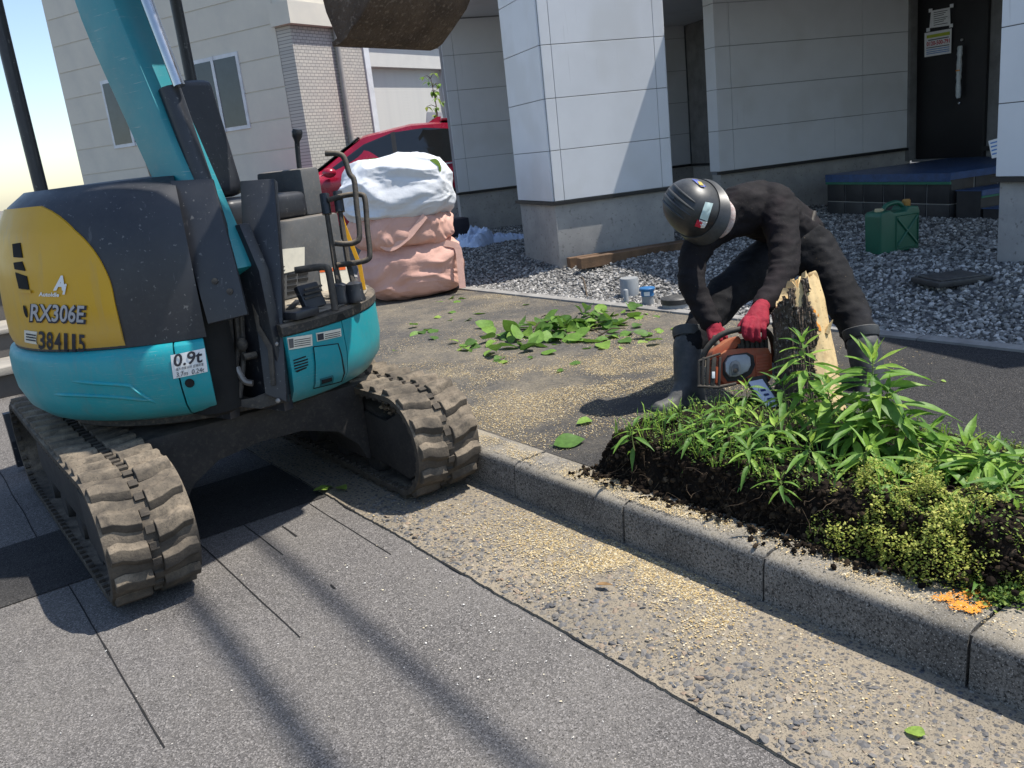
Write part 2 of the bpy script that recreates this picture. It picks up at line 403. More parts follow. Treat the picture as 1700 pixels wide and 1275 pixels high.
for i in range(len(kj)-1):
    a, b = kj[i]+.005, kj[i+1]-.005; dz = .003*random.uniform(-1, 1); dx = .003*random.uniform(-1, 1)
    if i == 4: dx -= .006
    sec = [(1.888+dx, -.05), (1.898+dx, .135+dz), (1.903+dx, .152+dz), (1.918+dx, .163+dz), (1.94+dx, .167+dz), (2.068, .167+dz), (2.072, -.05)]
    nn = 14; vs, fs = [], []
    for q in range(nn+1):
        y = lerp(a, b, q/nn)
        for j, (x, z) in enumerate(sec):
            wv = .0025*noise.noise(Vector((y*23, j*3.1, i))) if 0 < j < 5 else 0
            ch = -.006*max(0, noise.noise(Vector((y*9, j*.4, i*3+.5)))-.25)*(1 if j in (2, 3) else 0)
            vs.append((x+wv-ch, y, z+wv*.7+ch*2))
        if q: fs += [[(q-1)*7+j, (q-1)*7+j+1, q*7+j+1, q*7+j] for j in range(6)]
    fs += [list(range(7)), list(range(nn*7, nn*7+7))[::-1]]
    put('kerb_stone', (vs, fs), m_kerb, kerb, smooth=True, sharp=50)
put('mortar_bed', MB().box((1.985, 2.7, .055), (.155, 9.4, .19)), m_mortar, kerb)
# orange survey paint on the kerb top
pp_ = []
for (px, py, r, n_) in [(1568, 992, 16, 150), (1592, 1003, 17, 260), (1614, 1011, 13, 280), (1632, 1003, 11, 190), (1640, 990, 9, 100), (1600, 988, 22, 90), (1620, 982, 22, 60)]:
    for _ in range(n_): pp_.append(tuple(G(px+random.gauss(0, r*.5), py+random.gauss(0, r*.20), .1715)))
flakes('survey_paint', np.array(pp_), .0012+.0024*rng.random(len(pp_)), m_paint, parent=kerb, tilt=.1)
def walkz(x, y): return .166+.004*noise.noise(Vector((x*1.5, y*1.5, 0)))+(.0 if x < 4.3 else .005)
sheet('pavement', 2.068, 4.42, -20, 60, .166, m_walk, nx=20, ny=400, zf=walkz)
edg = empty('edging', (4.45, 3, .1), kind='structure')
y = -3.0
while y < 12:
    L = .6; put('edging_stone', MB().box((4.455, y+L/2, .09), (.095, L-.006, .19)), M('edging_concrete', (.30, .29, .27), (.20, .19, .18), 8, .9, bump=.5, bscale=150), edg, bevel=.006); y += L
def lotz(x, y):
    t = min(1, max(0, (x-4.5)/1.3)); return .165+.14*t*t*(3-2*t)+.025*noise.noise(Vector((x*1.3, y*1.3, 5)))*t+.012*noise.noise(Vector((x*5, y*5, 2)))*t
sheet('gravel_lot', 4.5, 40, -10, 60, .2, m_lot, nx=230, ny=320, zf=lotz)
n = 84000
px_ = 4.52+rng.random(n)**1.5*6.5; py_ = 1.2+rng.random(n)*11.5
keep = (py_ > (px_-4.5)*.42+1.0) & (py_ < 6.9+(px_-4.5)*1.6+1.5)
px_, py_ = px_[keep], py_[keep]
P = np.array([(x, y, lotz(x, y)+.006) for x, y in zip(px_, py_)])
stones('gravel', P, .008+.0125*rng.random(len(P))**1.8, m_gravel, None, .7, label='loose grey crushed gravel spread over the lot in front of the house', cat='gravel')

# ================================================================== planting bed: lifted dark soil
BP = [(2.035, .130), (2.050, .165), (2.062, .205), (2.075, .250), (2.090, .295), (2.12, .328), (2.24, .330), (2.4, .318), (2.6, .30), (2.8, .275), (2.95, .24), (3.06, .195), (3.13, .155)]
def bed(u, v):
    k = lerp(.72, 2.60, v); q = u*(len(BP)-1); i = min(int(q), len(BP)-2); t = q-i
    x = lerp(BP[i][0], BP[i+1][0], t); z = lerp(BP[i][1], BP[i+1][1], t)
    e = min(1, max(0, (2.46-k)/.15))*min(1, max(0, (k-.72)/.22)); e = e*e*(3-2*e)
    x = lerp(2.16+(x-2.03)*.55, x, e) if k < 1.3 else lerp(2.03+(x-2.03)*.7, x, e)
    if k < 1.35: x += .16*((1.35-k)/.6)**1.5*(1-u)
    z = .130+(z-.130)*e
    nz = .022*noise.noise(Vector((x*9, k*9, z*9)))+.013*noise.noise(Vector((x*27, k*27, z*27)))+.006*noise.noise(Vector((x*70, k*70, z*70)))
    return (x+nz*(1.2 if u < .45 else .2)*e, k, z+nz*.8*e)
put('soil', MB().grid(bed, 150, 230), m_soil, kind='structure', smooth=True)
n = 900; a = []
for _ in range(n):
    k = random.uniform(.85, 2.45); x = 2.035+abs(random.gauss(0, .05))-.02
    if random.random() < .35: x = 2.03-abs(random.gauss(0, .035))
    if k < 1.35: x += .16*((1.35-k)/.6)**1.5
    on = x > 2.06; zz = (.17+(x-2.04)*.9) if on and x < 2.17 else .172
    if k > 2.30: zz = .172
    a.append((x, k, zz))
for _ in range(3600):
    q = bed(random.uniform(.02, .60)**1.15, random.uniform(.08, .99)); a.append((q[0]-.002, q[1], q[2]+.001))
stones('soil_clods', np.array(a), .003+.011*rng.random(len(a))**2.2, m_clod, None, .8, label='crumbs of dark soil scattered along the kerb below the lifted bed', cat='soil')
rb = MB(); rr = []
for _ in range(150):
    k = random.uniform(1.05, 2.4); u0 = random.uniform(.05, .42); p0 = Vector(bed(u0, (k-.72)/1.88)); pts = [p0+Vector((-.006, 0, .0))]
    d = Vector((random.uniform(-.4, .1), random.uniform(-.6, .6), random.uniform(-1, .3))).normalized()
    for q in range(5):
        d = (d+Vector((random.gauss(0, .25), random.gauss(0, .4), random.gauss(0, .4)-.15))).normalized(); pts.append(pts[-1]+d*random.uniform(.008, .025))
    n0 = len(rb.v); rb.tube(pts, [.0007]*5+[.0003], 4); rr += [random.random()]*(len(rb.v)-n0)
tag(put('roots', rb, m_root, None, kind='stuff', rnd=rr), 'fine hair roots hanging out of the cut soil face', 'roots')
# ================================================================== house under construction
TH = R(17.4); HB = Vector((math.cos(TH), -math.sin(TH), 0)); HA = Vector((math.sin(TH), math.cos(TH), 0)); HO = Vector((5.25, 6.38, 0))
def H(s, t, z): return HO+HB*s+HA*t+Vector((0, 0, z))
HM = Matrix((HB, HA, Vector((0, 0, 1)))).transposed()
ZF = .85
m_siding = M('pale_siding', (.70, .715, .74), (.66, .675, .70), 3, .55, bump=.12, bscale=300, bdist=.001, scratch=((.60, .61, .63), (5, 5, .25)), specks=[((.63, .64, .65), 1.7, .50, .66)], world=True)
m_siding_d = M('joint_sealant', (.22, .23, .25), rough=.7)
m_found = M('foundation_render', (.38, .365, .345), (.29, .285, .275), 5, .92, bump=.35, bscale=140, specks=[((.2, .19, .18), 30, .6, .75)])
m_black = M('black_flashing', (.015, .015, .016), rough=.5)
m_striped = M('grey_stripe_board', (.20, .20, .20), (.13, .13, .13), 5, .8, scratch=((.28, .28, .28), (40, 40, .3)))
m_door = M('dark_door', (.012, .011, .013), (.008, .008, .010), 3, .45)
m_tile = M('black_porch_tile', (.030, .030, .033), (.018, .018, .020), 9, .5, bump=.2, bscale=60)
m_grout = M('grout', (.42, .41, .39), rough=.9)
m_blue = M('blue_protective_sheet', (.03, .085, .22), (.025, .055, .14), 14, .4, bump=.5, bscale=30, bdist=.006)
m_tape = M('green_tape', (.02, .17, .10), rough=.5)
m_paper = M('white_paper', (.78, .79, .80), (.70, .71, .73), 20, .8)
m_ink = M('printed_ink', (.03, .03, .04), rough=.8); m_red = M('red_print', (.55, .02, .05), rough=.8); m_lime = M('yellow_green_print', (.45, .52, .05), rough=.8); m_bprint = M('blue_print', (.10, .25, .60), rough=.8)
house = empty('house', H(3, 2, 0), 'new house with pale grey siding panels, a thick corner pillar and black front door', 'house')
def hbox(s0, s1, t0, t1, z0, z1): return MB().box(H((s0+s1)/2, (t0+t1)/2, (z0+z1)/2), (abs(s1-s0), abs(t1-t0), abs(z1-z0)), HM)
_pm = {}
def panels(wall, plane, c, a0, cols, ztop, face, z0=ZF+.035, rh=.46):
    """rows of siding panels on a wall face; plane 's' (face looks along t) or 't' (face looks along s)"""
    z = z0; r = 0
    while z < ztop-.05:
        zz = min(z+rh, ztop)
        for i in range(len(cols)-1):
            wd, hh = cols[i+1]-cols[i]-.005, zz-z-.006; key = (round(wd, 3), round(hh, 3), plane)
            if key not in _pm:
                _pm[key] = meshdata('siding_panel', MB().box((0, 0, 0), (wd, .016, hh) if plane == 's' else (.016, wd, hh)), m_siding, bevel=.002)
            mid = (cols[i]+cols[i+1])/2; zc = (z+zz)/2
            p = H(mid, c+face*.008, zc) if plane == 's' else H(c+face*.008, mid, zc)
            inst('siding_panel', _pm[key], Matrix.Translation(p) @ HM.to_4x4(), wall)
        z = zz
# corner pillar
pw, pd = 1.25, .95
w1 = put('pillar', hbox(.002, pw-.002, .002, pd-.002, .85, 3.2), m_siding_d, house)
panels(w1, 's', 0, 0, [0, .10, 1.14, pw], 3.2, -1); panels(w1, 't', 0, 0, [0, pd], 3.2, -1); panels(w1, 't', pw, 0, [0, pd], 3.2, 1)
put('foundation', hbox(0, pw, 0, pd, .1, .85), m_found, house, bevel=.01)
put('flashing', hbox(-.035, pw+.035, -.035, pd+.035, .852, .880), m_black, house)
# long rear wall (seen left of the pillar and in the recess)
w2 = put('rear_wall', hbox(.36, 4.3, 4.47, 4.6, .85, 3.2), m_siding_d, house)
panels(w2, 's', 4.47, 0, [.36, .52, 2.4, 4.14], 3.2, -1)
put('foundation', hbox(.36, 4.3, 4.46, 4.6, .1, .85), m_found, house); put('flashing', hbox(.33, 4.13, 4.43, 4.47, .852, .882), m_black, house)
put('side_board_wall', hbox(4.16, 4.3, 1.6, 4.45, .885, 3.2), m_striped, house); put('foundation', hbox(4.17, 4.3, 1.6, 4.45, .1, .84), m_found, house); put('flashing', hbox(4.12, 4.2, 1.6, 4.42, .85, .884), m_black, house)
# right wall and the door wall
w3 = put('front_wall', hbox(2.68, 5.48, 1.36, 1.55, .85, 3.2), m_siding_d, house)
panels(w3, 's', 1.36, 0, [2.66, 2.86, 4.72, 5.42], 3.2, -1); panels(w3, 't', 2.68, 0, [1.345, 1.56], 3.2, -1)
put('foundation', hbox(2.69, 5.48, 1.37, 1.55, .1, .85), m_found, house); put('flashing', hbox(2.63, 5.45, 1.31, 1.36, .852, .884), m_black, house)
dt0, dt1 = 1.30, .28
put('entrance_wall', hbox(5.52, 5.7, -3.0, dt1-.03, .72, 3.2), m_striped, house); put('flashing', hbox(5.47, 5.52, -3.0, dt1-.03, .80, .85), m_black, house)
put('door_jamb', hbox(5.40, 5.485, 1.30, 1.56, .72, 3.2), m_striped, house); door = put('door', hbox(5.50, 5.56, dt1, dt0, .73, 3.15), m_door, house, bevel=.006)
put('door_frame', hbox(5.49, 5.52, dt0, 1.345, .72, 3.2), m_striped, door); put('door_frame', hbox(5.48, 5.6, dt1-.03, dt1, .72, 3.2), m_black, door)
put('threshold', hbox(5.44, 5.56, dt1, dt0, .70, .73), M('aluminium', (.45, .45, .46), rough=.4, metal=.8), door)
def dplane(px, py, s=5.49):    # pixel on the door plane
    d = ray(px, py); n_ = HB; t = (H(s, 0, 0)-CAMP).dot(n_)/d.dot(n_); return CAMP+d*t
hp = [dplane(1592+x, y, 5.44) for x, y in ((2, 76), (1, 95), (0, 118), (-1, 140), (-1, 163))]
put('door_handle', MB().tube(bez(hp, 4), [.022]+[.03, .026, .03, .022, .026, .03, .028]*2+[.03, .02], 10), M('plastic_wrap', (.55, .60, .62), (.40, .45, .48), 40, .35, bump=.6, bscale=80), door, smooth=True)
for px, py in ((1598, 66), (1594, 171)): put('keyhole', MB().lathe([(.016, 0), (.016, .02), (.01, .024)], dplane(px, py), -HB, 12), M('chrome', (.6, .6, .6), rough=.25, metal=1), door)
put('tape', MB().box(dplane(1590, 117, 5.405), (.012, .05, .012), HM), m_paint, door)
def paper(name, px4, s, mat, parent, thick=.002):
    q = [dplane(x, y, s) for x, y in px4]; return put(name, MB().prism(q, -HB*thick), mat, parent)
n1 = paper('notice_paper', [(1546, 18), (1577, 12), (1578, 42), (1543, 47)], 5.486, m_paper, door)
n2 = paper('notice_paper', [(1535, 55), (1580, 47), (1579, 88), (1535, 95)], 5.486, m_paper, door)
for x, y in ((1545, 17), (1580, 9), (1541, 49), (1579, 42)): paper('tape', [(x-3, y-2), (x+3, y-3), (x+3, y+3), (x-3, y+4)], 5.480, m_paper, n1)
for i in range(7): paper('print_line', [(1550, 20.5+i*3.5), (1573-3*(i % 3), 16.5+i*3.5), (1573-3*(i % 3), 17.5+i*3.5), (1550, 21.5+i*3.5)], 5.481, m_ink, n1, .0006)
paper('print_band', [(1538.5, 59), (1577, 52), (1577, 57.5), (1538.5, 64)], 5.481, m_lime, n2, .0006)
for y0 in (79.5, 83, 86.5, 89.5): paper('print_line', [(1538, y0), (1576, y0-6), (1576, y0-4.7), (1538, y0+1.2)], 5.481, m_bprint if y0 > 80 else m_ink, n2, .0006)
paper('print_line', [(1541, 66.5), (1575, 60.5), (1575, 62), (1541, 68)], 5.481, m_ink, n2, .0006)
tv, tf = textmesh('0120-500-791', 1, .02)
xs = [v.x for v in tv]; x0_, x1_ = min(xs), max(xs)
def doormap(v): u = (v.x-x0_)/(x1_-x0_); q = dplane(lerp(1538.5, 1576.5, u), lerp(74, 67.5, u)-v.y*9.5, 5.480); return q
put('phone_number', ([doormap(v) for v in tv], tf), m_red, n2)
# tiled porch with blue sheeting
porch = put('porch', hbox(3.672, 5.48, -1.048, .70, .1, .722), m_grout, house)
tm = {}
def tile(s0, s1, t0, t1, z0, z1): put('tile', hbox(s0, s1, t0, t1, z0, z1), m_tile, porch, bevel=.0015)
for r_, (z0, z1) in enumerate(((.12, .430), (.440, .716))):
    t = -1.06
    while t < .69: tile(3.66, 3.676, t+.008, min(t+.286, .70), z0, z1); t += .295
    s = 3.664
    while s < 5.4: tile(s+.008, min(s+.286, 5.46), -1.06, -1.045, z0, z1); s += .30
put('protective_sheet', hbox(3.645, 5.47, -1.075, .71, .724, .736), m_blue, porch, bevel=.004)
put('sheet_lip', hbox(3.632, 3.644, -1.08, .70, .655, .735), m_blue, porch); put('green_tape', hbox(3.630, 3.650, -1.082, .695, .628, .653), m_tape, porch)
put('sheet_lip', hbox(3.632, 5.4, -1.092, -1.078, .67, .735), m_blue, porch)
for i, (zt, ta) in enumerate(((.57, -1.10), (.41, -1.41))):
    st_ = put('step', hbox(3.70, 5.4, ta-.28, ta, .1, zt-.01), m_tile, house); put('protective_sheet', hbox(3.68, 5.4, ta-.30, ta-.002, zt-.008, zt), m_blue, st_); put('sheet_lip', hbox(3.68, 5.4, ta-.312, ta-.302, zt-.05, zt), m_blue, st_); put('green_tape', hbox(3.68, 5.4, ta-.313, ta-.301, zt-.07, zt-.052), m_tape, st_)
# slender column of the porch, carrying the upper storey
cs, ct, ch_ = 1.84, -3.22, .30
w4 = put('porch_column', hbox(cs+.002, cs+.258, ct-ch_+.002, ct-.002, ZF, 2.9), m_siding_d, house)
panels(w4, 't', cs, 0, [ct-ch_, ct], 2.9, -1); panels(w4, 's', ct-ch_, 0, [cs, cs+.26], 2.9, -1)
put('foundation', hbox(cs+.01, cs+.25, ct-ch_+.01, ct-.01, .1, .85), m_found, house, bevel=.01); put('flashing', hbox(cs-.03, cs+.29, ct-ch_-.03, ct+.03, .852, .884), m_black, house)
put('footing', hbox(cs-.04, cs+.3, ct-ch_-.04, ct+.04, .1, .27), m_found, house, bevel=.02)
# upper storey (above the frame; it shades the porch and the gravel)
put('upper_storey', hbox(1.84, 9, -5.2, 6, 2.9, 3.55), m_siding, house); put('upper_storey', hbox(3.4, 9, -5.0, 6, 3.55, 6.2), m_siding, house); put('canopy_slab', hbox(0, 1.83, .03, 4.8, 3.2, 3.5), m_siding, house)
put('roof', hbox(3.2, 9.2, -5.2, 6.2, 6.2, 6.4), m_black, house)
ns = empty('notice_sign', H(3.2, -1.9, .3), 'small tilted white and blue notice sheet on a stake beside the porch steps', 'sign')
pp = H(3.2, -1.9, .3); c = V(1655, 245, pp)
put('sheet', MB().prism([V(1641, 234, pp), V(1668, 226, pp), V(1672, 258, pp), V(1647, 263, pp)], CF*.004), m_paper, ns)
for i in range(4): put('print_line', MB().prism([V(1644+i, 237+i*6, pp), V(1666+i, 231+i*6, pp), V(1666+i, 233+i*6, pp), V(1644+i, 239.5+i*6, pp)], -CF*.001), m_bprint, ns)
put('stake', MB().tube([V(1666, 250, pp)+CF*.012, (V(1666, 250, pp)+CF*.012).xy.to_3d()+Vector((0, 0, .2))], .012, 8), m_striped, ns)

# ================================================================== neighbour building with shutter
m_brick = None
def brickmat():
    s = NT('small_wall_tiles'); b = s.n.new('ShaderNodeTexBrick'); b.inputs['Scale'].default_value = 1
    b.inputs['Brick Width'].default_value = .10; b.inputs['Row Height'].default_value = .05; b.inputs['Mortar Size'].default_value = .006
    b.inputs['Color1'].default_value = (.50, .47, .42, 1); b.inputs['Color2'].default_value = (.42, .40, .37, 1); b.inputs['Mortar'].default_value = (.22, .21, .2, 1)
    s.link(s.mapped(1, 1, 1, (R(90), 0, 0)), b.inputs[0]); s.color(b.outputs[0]); s.bump(b.outputs['Fac'], -.3, .004); return s.set(.8)
nd = ray(1720, 151); nd = Vector((nd.x, nd.y, 0)).normalized(); nn_ = nd.cross(Vector((0, 0, 1)))   # along wall, toward camera
n0 = J(612, 150, 15.0); n0.z = 0
NM = Matrix((nd, -nn_, Vector((0, 0, 1)))).transposed()
def N(u, v, z): return n0+nd*u-nn_*v+Vector((0, 0, z))
def nbox(u0, u1, v0, v1, z0, z1): return MB().box(N((u0+u1)/2, (v0+v1)/2, (z0+z1)/2), (u1-u0, v1-v0, z1-z0), NM)
nb = empty('neighbour_building', N(1, 0, .2), 'beige tiled building with a closed roller shutter behind the red car', 'building')
bw = brickmat(); wm = M('cream_render', (.62, .58, .50), (.55, .52, .46), 2, .9); sm_ = M('shutter_slat', (.60, .59, .56), (.55, .54, .52), 4, .55); fm = M('white_frame', (.68, .70, .73), rough=.5)
def placed(name, vf, mat, parent):
    vs, fs = vf.vf(); return put(name, (vs, fs), mat, parent)
# wall meshes carry their own axes so that the tile courses follow the wall
def nwall(name, u0, u1, v0, v1, z0, z1, mat):
    me = meshdata(name, MB().box((0, 0, 0), (u1-u0, v1-v0, z1-z0)), mat); return inst(name, me, Matrix.Translation(N((u0+u1)/2, (v0+v1)/2, (z0+z1)/2)) @ NM.to_4x4(), nb)
nwall('tile_wall', -1.7, -.02, 0, .3, .2, 3.62, bw); nwall('tile_wall', 2.6, 8, 0, .3, .2, 3.62, bw)
sh = nwall('roller_shutter', .12, 2.5, .16, .2, .2, 3.3, sm_)
z = .22
slat = meshdata('slat', MB().box((0, 0, 0), (2.38, .012, .049)), sm_)
while z < 3.0: inst('slat', slat, Matrix.Translation(N(1.31, .165, z)) @ NM.to_4x4(), nb); z += .052
nwall('shutter_box', .0, 2.6, .02, .16, 3.05, 3.42, sm_)
nwall('shutter_frame', -.02, .12, -.03, .2, .2, 3.42, fm); nwall('shutter_frame', 2.5, 2.62, -.03, .2, .2, 3.42, fm)
nwall('beam', -1.8, 8, -.12, .3, 3.62, 3.95, wm); nwall('upper_wall', -1.7, 8, 0, .3, 3.95, 7.0, wm); nwall('side_wall', -1.7, -1.5, .3, 6, .2, 7.0, wm)
put('drain_pipe', MB().tube([N(-.72, -.06, .2), N(-.72, -.06, 6.9)], .045, 10), M('grey_pipe', (.35, .34, .32), rough=.6), nb, smooth=True)
for u in (-1.2, 1.6, 4.4):
    f_ = nwall('window', u, u+1.5, -.03, .02, 4.7, 6.0, fm); me = nwall('pane', u+.06, u+1.44, -.035, -.028, 4.76, 5.94, M('dark_glass', (.05, .06, .07), rough=.1))
for v0 in (1.2, 3.6):
    nwall('window', -1.73, -1.69, v0, v0+1.2, 2.2, 3.4, fm); nwall('pane', -1.735, -1.728, v0+.06, v0+1.14, 2.26, 3.34, M('dark_glass', (.05, .06, .07), rough=.1))
for v0 in (1.2, 3.6): nwall('mullion', -1.745, -1.70, v0+.57, v0+.63, 2.2, 3.4, fm)
for z_ in range(14): nwall('siding_course', -1.712, -1.702, .3, 5.95, .4+z_*.47, .85+z_*.47, wm)
# stepped concrete blocks closing the road behind the digger
cw = M('old_concrete', (.36, .33, .28), (.24, .225, .20), 3, .92, bump=.5, bscale=70); cdk = M('dark_concrete', (.12, .11, .10), (.08, .075, .07), 4, .95, bump=.5, bscale=70)  # pale concrete for the ledges, a darker tone for the blocks below them
sw = empty('stepped_wall', (-1.5, 8.6, 0), 'low stepped concrete retaining wall across the road behind the excavator', 'wall')
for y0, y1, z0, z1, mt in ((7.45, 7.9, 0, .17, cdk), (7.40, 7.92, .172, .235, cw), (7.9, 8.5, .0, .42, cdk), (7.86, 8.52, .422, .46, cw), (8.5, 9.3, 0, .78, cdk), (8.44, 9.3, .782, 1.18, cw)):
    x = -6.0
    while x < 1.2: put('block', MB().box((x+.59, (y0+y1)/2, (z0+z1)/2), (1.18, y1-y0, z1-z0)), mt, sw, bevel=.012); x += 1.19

# ================================================================== overhead lines
UP = []
for i, k in enumerate((-16, 44)):
    u = empty('utility_pole', (4.9, k, 0), 'tall grey concrete utility pole at the '+('far' if k > 0 else 'near')+' end of the street', 'utility pole', 'utility poles along the street')
    put('pole', MB().tube([(4.9, k, 0), (4.9, k, 11)], [.17, .11], 16), cw, u, smooth=True); put('cross_arm', MB().box((4.9, k, 9.3), (2.4, .08, .08)), m_black, u); UP.append(u)
for (pa, z, r) in ((.985, 9.4, .030), (.62, 9.2, .036)):
    # shadow seen on the road at (pa + .05*(k-1.5), k); go up the sun ray
    t = z/SUND.z; off = SUND*t
    pts = []
    for k in (-16, -8, 0, 8, 20, 32, 44):
        pts.append((pa+.045*(1.5-1.5)+off.x+(.02*(k+1-1.5)), k, z+.0004*(k-14)**2-.0004*196))
    c_ = put('utility_cable', MB().tube(pts, r, 8), m_black, None, smooth=True)
    tag(c_, 'black overhead utility cable, '+('thinner of the pair, farther from' if r < .034 else 'thicker of the pair, nearer')+' the road', 'cable', 'utility cables over the pavement')
# ================================================================== red car parked behind the bags
m_red_paint = M('red_car_paint', (.30, .006, .030), (.27, .005, .026), 2, .25, spec=.7); m_glass = M('tinted_glass', (.012, .014, .015), rough=.06, spec=.8); m_tyre = M('tyre_rubber', (.02, .02, .02), rough=.9); m_rim = M('alloy_rim', (.5, .5, .52), rough=.3, metal=.9)
CC = J(672, 300, 14.3); CC.z = .29
cd = (ray(745, 250)-ray(560, 285)); cd = Vector((cd.x, cd.y, 0)).normalized()       # car length axis, pointing to its rear (image right)
cd = Matrix.Rotation(R(4), 3, 'Z') @ cd
cn = cd.cross(Vector((0, 0, 1)))         # towards the camera
if cn.dot(-CF) < 0: cn = -cn
def C(x, y, z): return CC+cd*x+cn*y+Vector((0, 0, z))    # x to rear, y to near side
car = empty('parked_car', C(-.4, 0, 0), 'dark red hatchback with tinted windows parked behind the stacked bags', 'car')
side = [(-2.75, .25), (-2.85, .55), (-2.78, .78), (-2.2, .95), (-1.45, 1.02), (-.55, 1.56), (.2, 1.66), (.75, 1.645), (1.02, 1.60), (1.28, 1.20), (1.36, .85), (1.33, .4), (1.25, .25)]
def hw(x, z): return (.86 if z < 1.0 else lerp(.84, .62, (z-1.0)/.66))
NX = 40; prof_t = [p for p in side[1:11]]
def topz(x):
    for (a, za), (b, zb) in zip(prof_t, prof_t[1:]):
        if a <= x <= b: return lerp(za, zb, (x-a)/(b-a+1e-6))
    return prof_t[-1][1]
b = MB(); NSEC = 14
def carsec(u, v):
    x = lerp(-2.82, 1.345, u); zt = topz(min(max(x, -2.85), 1.36)); a = v*2-1
    # section: sill -> side -> shoulder -> roof -> mirrored
    sgn = 1 if a > 0 else -1; q = abs(a)
    rnd_ = min(1, (x+2.9)/.5, (1.5-x)/.35); base = .80+.06*max(0, rnd_)
    if q > .62: t = (1-q)/.38; y, z = base*(.97+.03*t), lerp(.25, min(.95, zt-.04), t)
    elif q > .3: t = (.62-q)/.32; z0 = min(.95, zt-.04); y, z = lerp(base, base*(.72 if zt > 1.1 else .93), t), lerp(z0, zt-.03, t)
    else: t = (.3-q)/.3; y0 = base*(.72 if zt > 1.1 else .93); y, z = lerp(y0, 0, t), lerp(zt-.03, zt+.02, 1-(1-t)**2)
    return C(x, sgn*y, z)
b.grid(carsec, 60, 41); b.f.append(list(range(41))); b.f.append(list(range(59*41, 60*41))[::-1])
put('body', b, m_red_paint, car, smooth=True, sharp=50)
def ypane(x, z):
    zt = topz(x); z0 = .95; t = (z-z0)/(zt-.03-z0+1e-6); base = .86; return lerp(base, base*.72, t)+.006
def pane(name, pts, mat, off=0.0):
    for sg in (1, -1): put(name, MB().prism([C(x, sg*(ypane(x, z)+off), z) for x, z in pts], cn*sg*.004), mat, car)
pane('side_window', [(-1.28, 1.02), (-.55, 1.43), (-.12, 1.55), (-.12, 1.02)], m_glass); pane('side_window', [(-.05, 1.02), (-.05, 1.56), (.42, 1.58), (.78, 1.53), (1.08, 1.22), (.80, 1.04)], m_glass)
pane('door_pillar', [(-.12, 1.02), (-.12, 1.56), (-.05, 1.57), (-.05, 1.02)], m_black)
pane('window_trim', [(-1.34, .985), (.85, 1.0), (.85, 1.02), (-1.34, 1.015)], M('chrome', (.6, .6, .6), rough=.25, metal=1), .004)
put('windscreen', MB().prism([C(-1.38, .62, 1.08), C(-1.38, -.62, 1.08), C(-.62, -.55, 1.545), C(-.62, .55, 1.545)], Vector((0, 0, .012))-cd*.008), m_glass, car)
put('rear_window', MB().prism([C(1.065, .5, 1.57), C(1.065, -.5, 1.57), C(1.27, -.55, 1.24), C(1.27, .55, 1.24)], cd*.012), m_glass, car)
put('spoiler', MB().prism([C(.70, -.55, 1.665), C(.70, .55, 1.665), C(1.16, .52, 1.63), C(1.16, -.52, 1.63)], Vector((0, 0, .035))), m_red_paint, car, bevel=.008)
put('aerial', MB().hexa([C(.5, -.03, 1.67), C(.72, -.03, 1.67), C(.72, .03, 1.67), C(.5, .03, 1.67)], [C(.66, -.008, 1.75), C(.72, -.008, 1.75), C(.72, .008, 1.75), C(.66, .008, 1.75)]), m_red_paint, car)
for sg in (1, -1):
    mr = put('mirror', MB().ico(C(-1.12, sg*.95, 1.06), .11, 2, (1, 1, .7)), m_red_paint, car, smooth=True)
    put('rear_lamp', MB().hexa([C(1.22, sg*.80, .86), C(1.34, sg*.80, .86), C(1.36, sg*.5, .86), C(1.26, sg*.5, .86)], [C(1.18, sg*.80, 1.05), C(1.32, sg*.80, 1.05), C(1.34, sg*.5, 1.05), C(1.22, sg*.5, 1.05)]), M('red_lens', (.35, .01, .01), rough=.1), car)
    for x in (-2.0, .72):
        wl = put('wheel', MB().lathe([(.05, -.1), (.29, -.1), (.315, -.07), (.315, .07), (.29, .1), (.05, .1)], C(x, sg*.80, .315), cn*sg, 28), m_tyre, car, smooth=True)
        put('rim', MB().lathe([(.02, .06), (.21, .09), (.215, .105), (.18, .10), (.04, .108)], C(x, sg*.80, .315), cn*sg, 20), m_rim, wl, smooth=True)
# sapling behind the car
def leaf_mesh(name, L, W, mat, fold=.25, droop=.15, n=7, rnd=.5, wob=.0):
    """one leaf: rows across a folded, drooping blade with its stalk"""
    vs, fs = [], []
    for i in range(n+1):
        t = i/n; wd = W*.5*((math.sin(math.pi*t**.8)**.75) if W/L > .4 else math.sin(math.pi*t**.72)**1.15)*(1 if t < .98 else .1)+.0006
        x = L*(.12+.88*t); z = -droop*L*t*t
        wv = wob*L*math.sin(t*9)
        vs += [(x, -wd, z+fold*wd+wv), (x, -wd*.5, z+fold*wd*.3), (x, 0, z-fold*wd*.15), (x, wd*.5, z+fold*wd*.3), (x, wd, z+fold*wd-wv)]
        if i: fs += [[5*(i-1)+j, 5*(i-1)+j+1, 5*i+j+1, 5*i+j] for j in range(4)]
    k = len(vs); r = .012*L; vs += [(0, -r, 0), (0, r, 0), (0, 0, r*1.6)]; fs += [[k, k+1, 3, 1], [k, k+2, 1], [k+1, k+2, 3]]
    return meshdata(name, (vs, fs), mat, True, rnd=rnd)
m_leaf = Mattr('weed_leaf', [(0, (.08, .175, .035)), (.35, (.15, .315, .05)), (.7, (.24, .43, .065)), (1, (.42, .60, .10))], .52, .25, 90, .4, .38)
m_broad = Mattr('broad_leaf', [(0, (.075, .16, .033)), (.4, (.135, .275, .048)), (.75, (.21, .38, .06)), (1, (.34, .48, .09))], .55, .3, 70, .35, .3)
m_stem = M('green_stem', (.10, .15, .035), (.14, .11, .04), 10, .7); m_twig = M('brown_twig', (.10, .07, .045), (.06, .045, .03), 10, .9)
